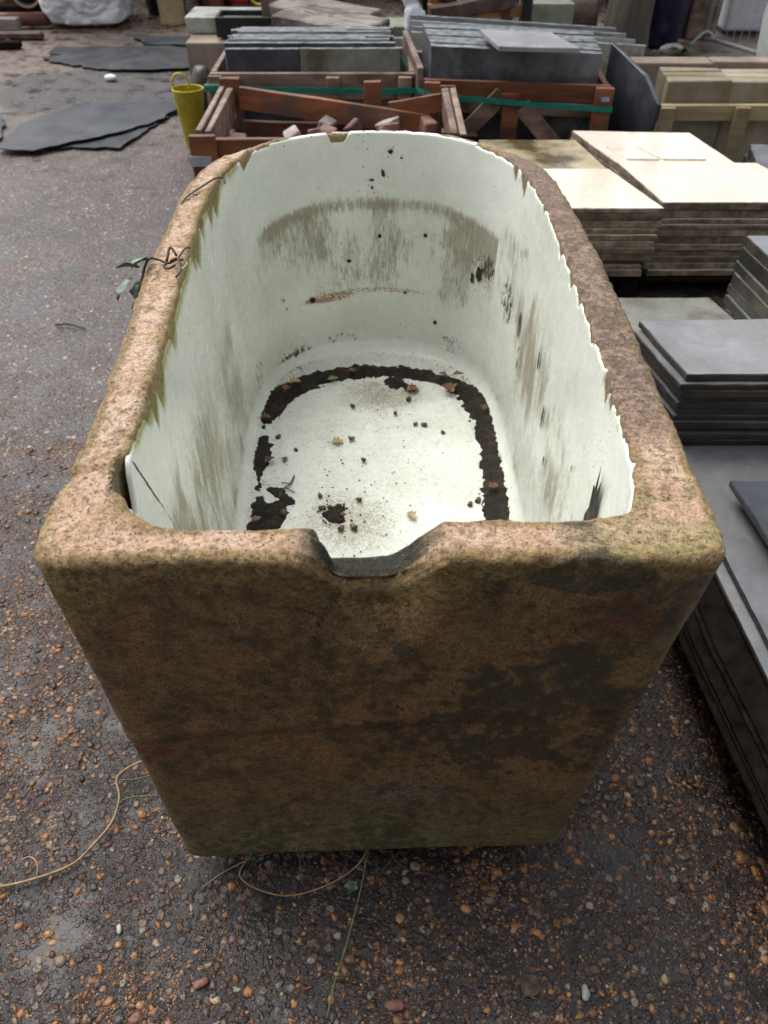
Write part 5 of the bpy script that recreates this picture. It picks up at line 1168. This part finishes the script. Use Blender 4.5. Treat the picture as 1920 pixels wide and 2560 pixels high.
# brick pier, yellow ring, pipe, timbers
pr = MB(); rr = random.Random(2)
for r_ in range(9):
    for k in range(3):
        x = -3.98 + .225 * k + (.11 if r_ % 2 else 0); pr.box((x, 8.72, .0 + .075 * r_), (x + .215, 8.83, .065 + .075 * r_), .005, jit=.003)
pr.box((-3.97, 8.745, 0), (-3.30, 8.95, .68), .003)
tag(pr.build('brick_stack', M_brick), 'stack of orange red bricks at the far left edge', 'brick stack')
cp = thing('clay_pipe', 'short round clay pipe with a yellow rim facing the camera at the far left', 'pipe', (-3.27, 8.3, 0))
V = []; N = 32
for (r, yy) in ((.115, 8.62), (.15, 8.62), (.155, 8.30), (.165, 8.26), (.145, 8.255), (.13, 8.27), (.11, 8.60)):
    for j in range(N): a = 2 * math.pi * j / N; V.append((-3.26 + r * .9 * math.cos(a), yy, .28 + r * math.sin(a)))
obj('pipe_wall', V, [(i * N + j, i * N + (j + 1) % N, (i + 1) * N + (j + 1) % N, (i + 1) * N + j) for i in range(6) for j in range(N)], M_bin, cp, smooth=True)
MB().tube([(-3.26 + .138 * math.cos(a), 8.25, .28 + .155 * math.sin(a)) for a in np.linspace(0, 2 * math.pi, 33)], .011, 6).build('yellow_rim', M_pot, cp, smooth=True)
tag(MB().tube([(-4.2, 8.02, .07), (-3.05, 8.06, .07)], .055, 16).build('drain_pipe', M_pipe, smooth=True), 'long red brown pipe lying on the ground left of the bulk bag', 'pipe')
tag(MB().box((-3.6, 8.35, 0), (-3.05, 8.7, .12), .01).build('timber_block', M_black), 'dark block carrying the yellow rimmed pipe', 'block')
tag(MB().beam((-3.7, 7.70, .10), (-3.17, 7.72, .10), .09, .09, .008, jit=.004).build('timber_offcut', M_sleeper), 'grey timber end, upper piece at the far left', 'timber')
tag(MB().beam((-3.7, 7.62, .03), (-2.95, 7.62, .03), .08, .055, .012, jit=.004).build('timber_offcut', M_rust), 'rusty brown rounded bar below the grey timber end', 'timber')
tag(MB().beam((-3.7, 7.25, .03), (-3.03, 7.29, .03), .08, .05, .008, jit=.004).build('timber_offcut', M_black), 'black timber end, nearest piece at the far left', 'timber')
# bins, chimney pot, hydrant red
for k, (x, y, r, lb) in enumerate(((-2.12, 8.75, .22, 'black plastic bin beside the bulk bag'), (-1.66, 8.85, .20, 'black plastic bin behind the buff chimney pot'))):
    tag(MB().lathe([(.0, 0), (r * .8, 0), (r * .82, .02), (r, .62), (r * 1.06, .63), (r * 1.06, .68), (0, .69)], (x, y, 0), 32).build('bin', M_bin, smooth=True), lb, 'bin')
cpot = MB().lathe([(.0, .0), (.115, 0), (.12, .02), (.115, .05), (.125, .62), (.15, .64), (.15, .70), (.12, .70), (.11, .6), (0, .6)], (-1.945, 8.22, 0), 32)
cpo = thing('chimney_pot', 'buff clay chimney pot standing beyond the mats', 'chimney pot', (-1.945, 8.22, 0)); cpot.build('pot', M_pot, cpo, smooth=True)
V, F = rough_prism([(-.03, 0), (.02, 0), (.03, .12), (.0, .16), (-.025, .10)], 0, .006, .004, .03, 8, bev=.001)
MB().add([(-1.975 + v[0], 8.092 + v[2], .27 + v[1]) for v in V], F).build('white_patch', M_white, cpo)
tag(MB().lathe([(0, 0), (.10, 0), (.11, .03), (.11, .5), (.08, .56), (0, .57)], (-1.42, 8.75, .08), 24).build('red_canister', M_red, smooth=True), 'bright red canister among the plants', 'canister')
tag(MB().lathe([(0, 0), (.09, 0), (.10, .03), (.09, .45), (0, .5)], (-1.62, 8.55, .06), 24).build('clay_jar', M_pipe, smooth=True), 'dull red clay jar left of the red canister', 'jar')
tag(MB().tube([(-1.16 + .1 * math.cos(a), 8.4, .25 + .13 * math.sin(a)) for a in np.linspace(1.5, 5.2, 20)], .012, 6).build('hose', M_yellow, smooth=True), 'loop of yellow hose by the stone blocks', 'hose')
# dark hedge that closes the yard
for k, (x, y, rx, rz, lb) in enumerate(((-3.6, 10.0, 1.5, 1.5, 'dark evergreen bush behind the brick stack'), (-1.4, 9.9, 1.4, 1.5, 'dark evergreen bush behind the bins'), (.6, 9.9, 1.3, 1.4, 'dark evergreen bush behind the orange pallet'), (2.0, 9.8, 1.0, 1.4, 'dark evergreen bush behind the tree trunk'))):
    t_ = thing('bush', lb, 'bush', (x, y, 0), 'evergreen bushes closing the yard')
    leaf_cloud('foliage', t_, M_hedge, (x, y, .75), (rx, .9, rz), 9000, .06, 30 + k, floor=.02)
    mb = MB()
    for j in range(5): mb.tube([(x + R_.uniform(-.2, .2), y, 0), (x + R_.uniform(-.8, .8), y + R_.uniform(-.2, .3), 1.2)], [.04, .015], 6)
    mb.build('stems', M_bark, t_)
# leaf litter under the bushes and bins
def litter():
    rr = np.random.RandomState(8); n = 1600; x = rr.uniform(-3.9, 2.5, n); y = 9.2 - np.abs(rr.normal(0, .9, n)); V = []; F = []
    a = rr.uniform(0, 6.28, n); s = rr.uniform(.012, .035, n); z = .004 + rr.rand(n) * .01
    ax = np.stack([np.cos(a) * s, np.sin(a) * s, 0 * a], -1); bx_ = np.stack([-np.sin(a) * s * .6, np.cos(a) * s * .6, .3 * s], -1); P = np.stack([x, y, z], -1)
    V = np.stack([P - ax, P + bx_, P + ax, P - bx_ * np.array([1, 1, -1])], 1).reshape(-1, 3)
    tag(obj('leaf_litter', V, np.arange(4 * n).reshape(n, 4), M_leaf), 'brown and yellow fallen leaves strewn under the bushes', 'leaf litter', kind='stuff')
litter()
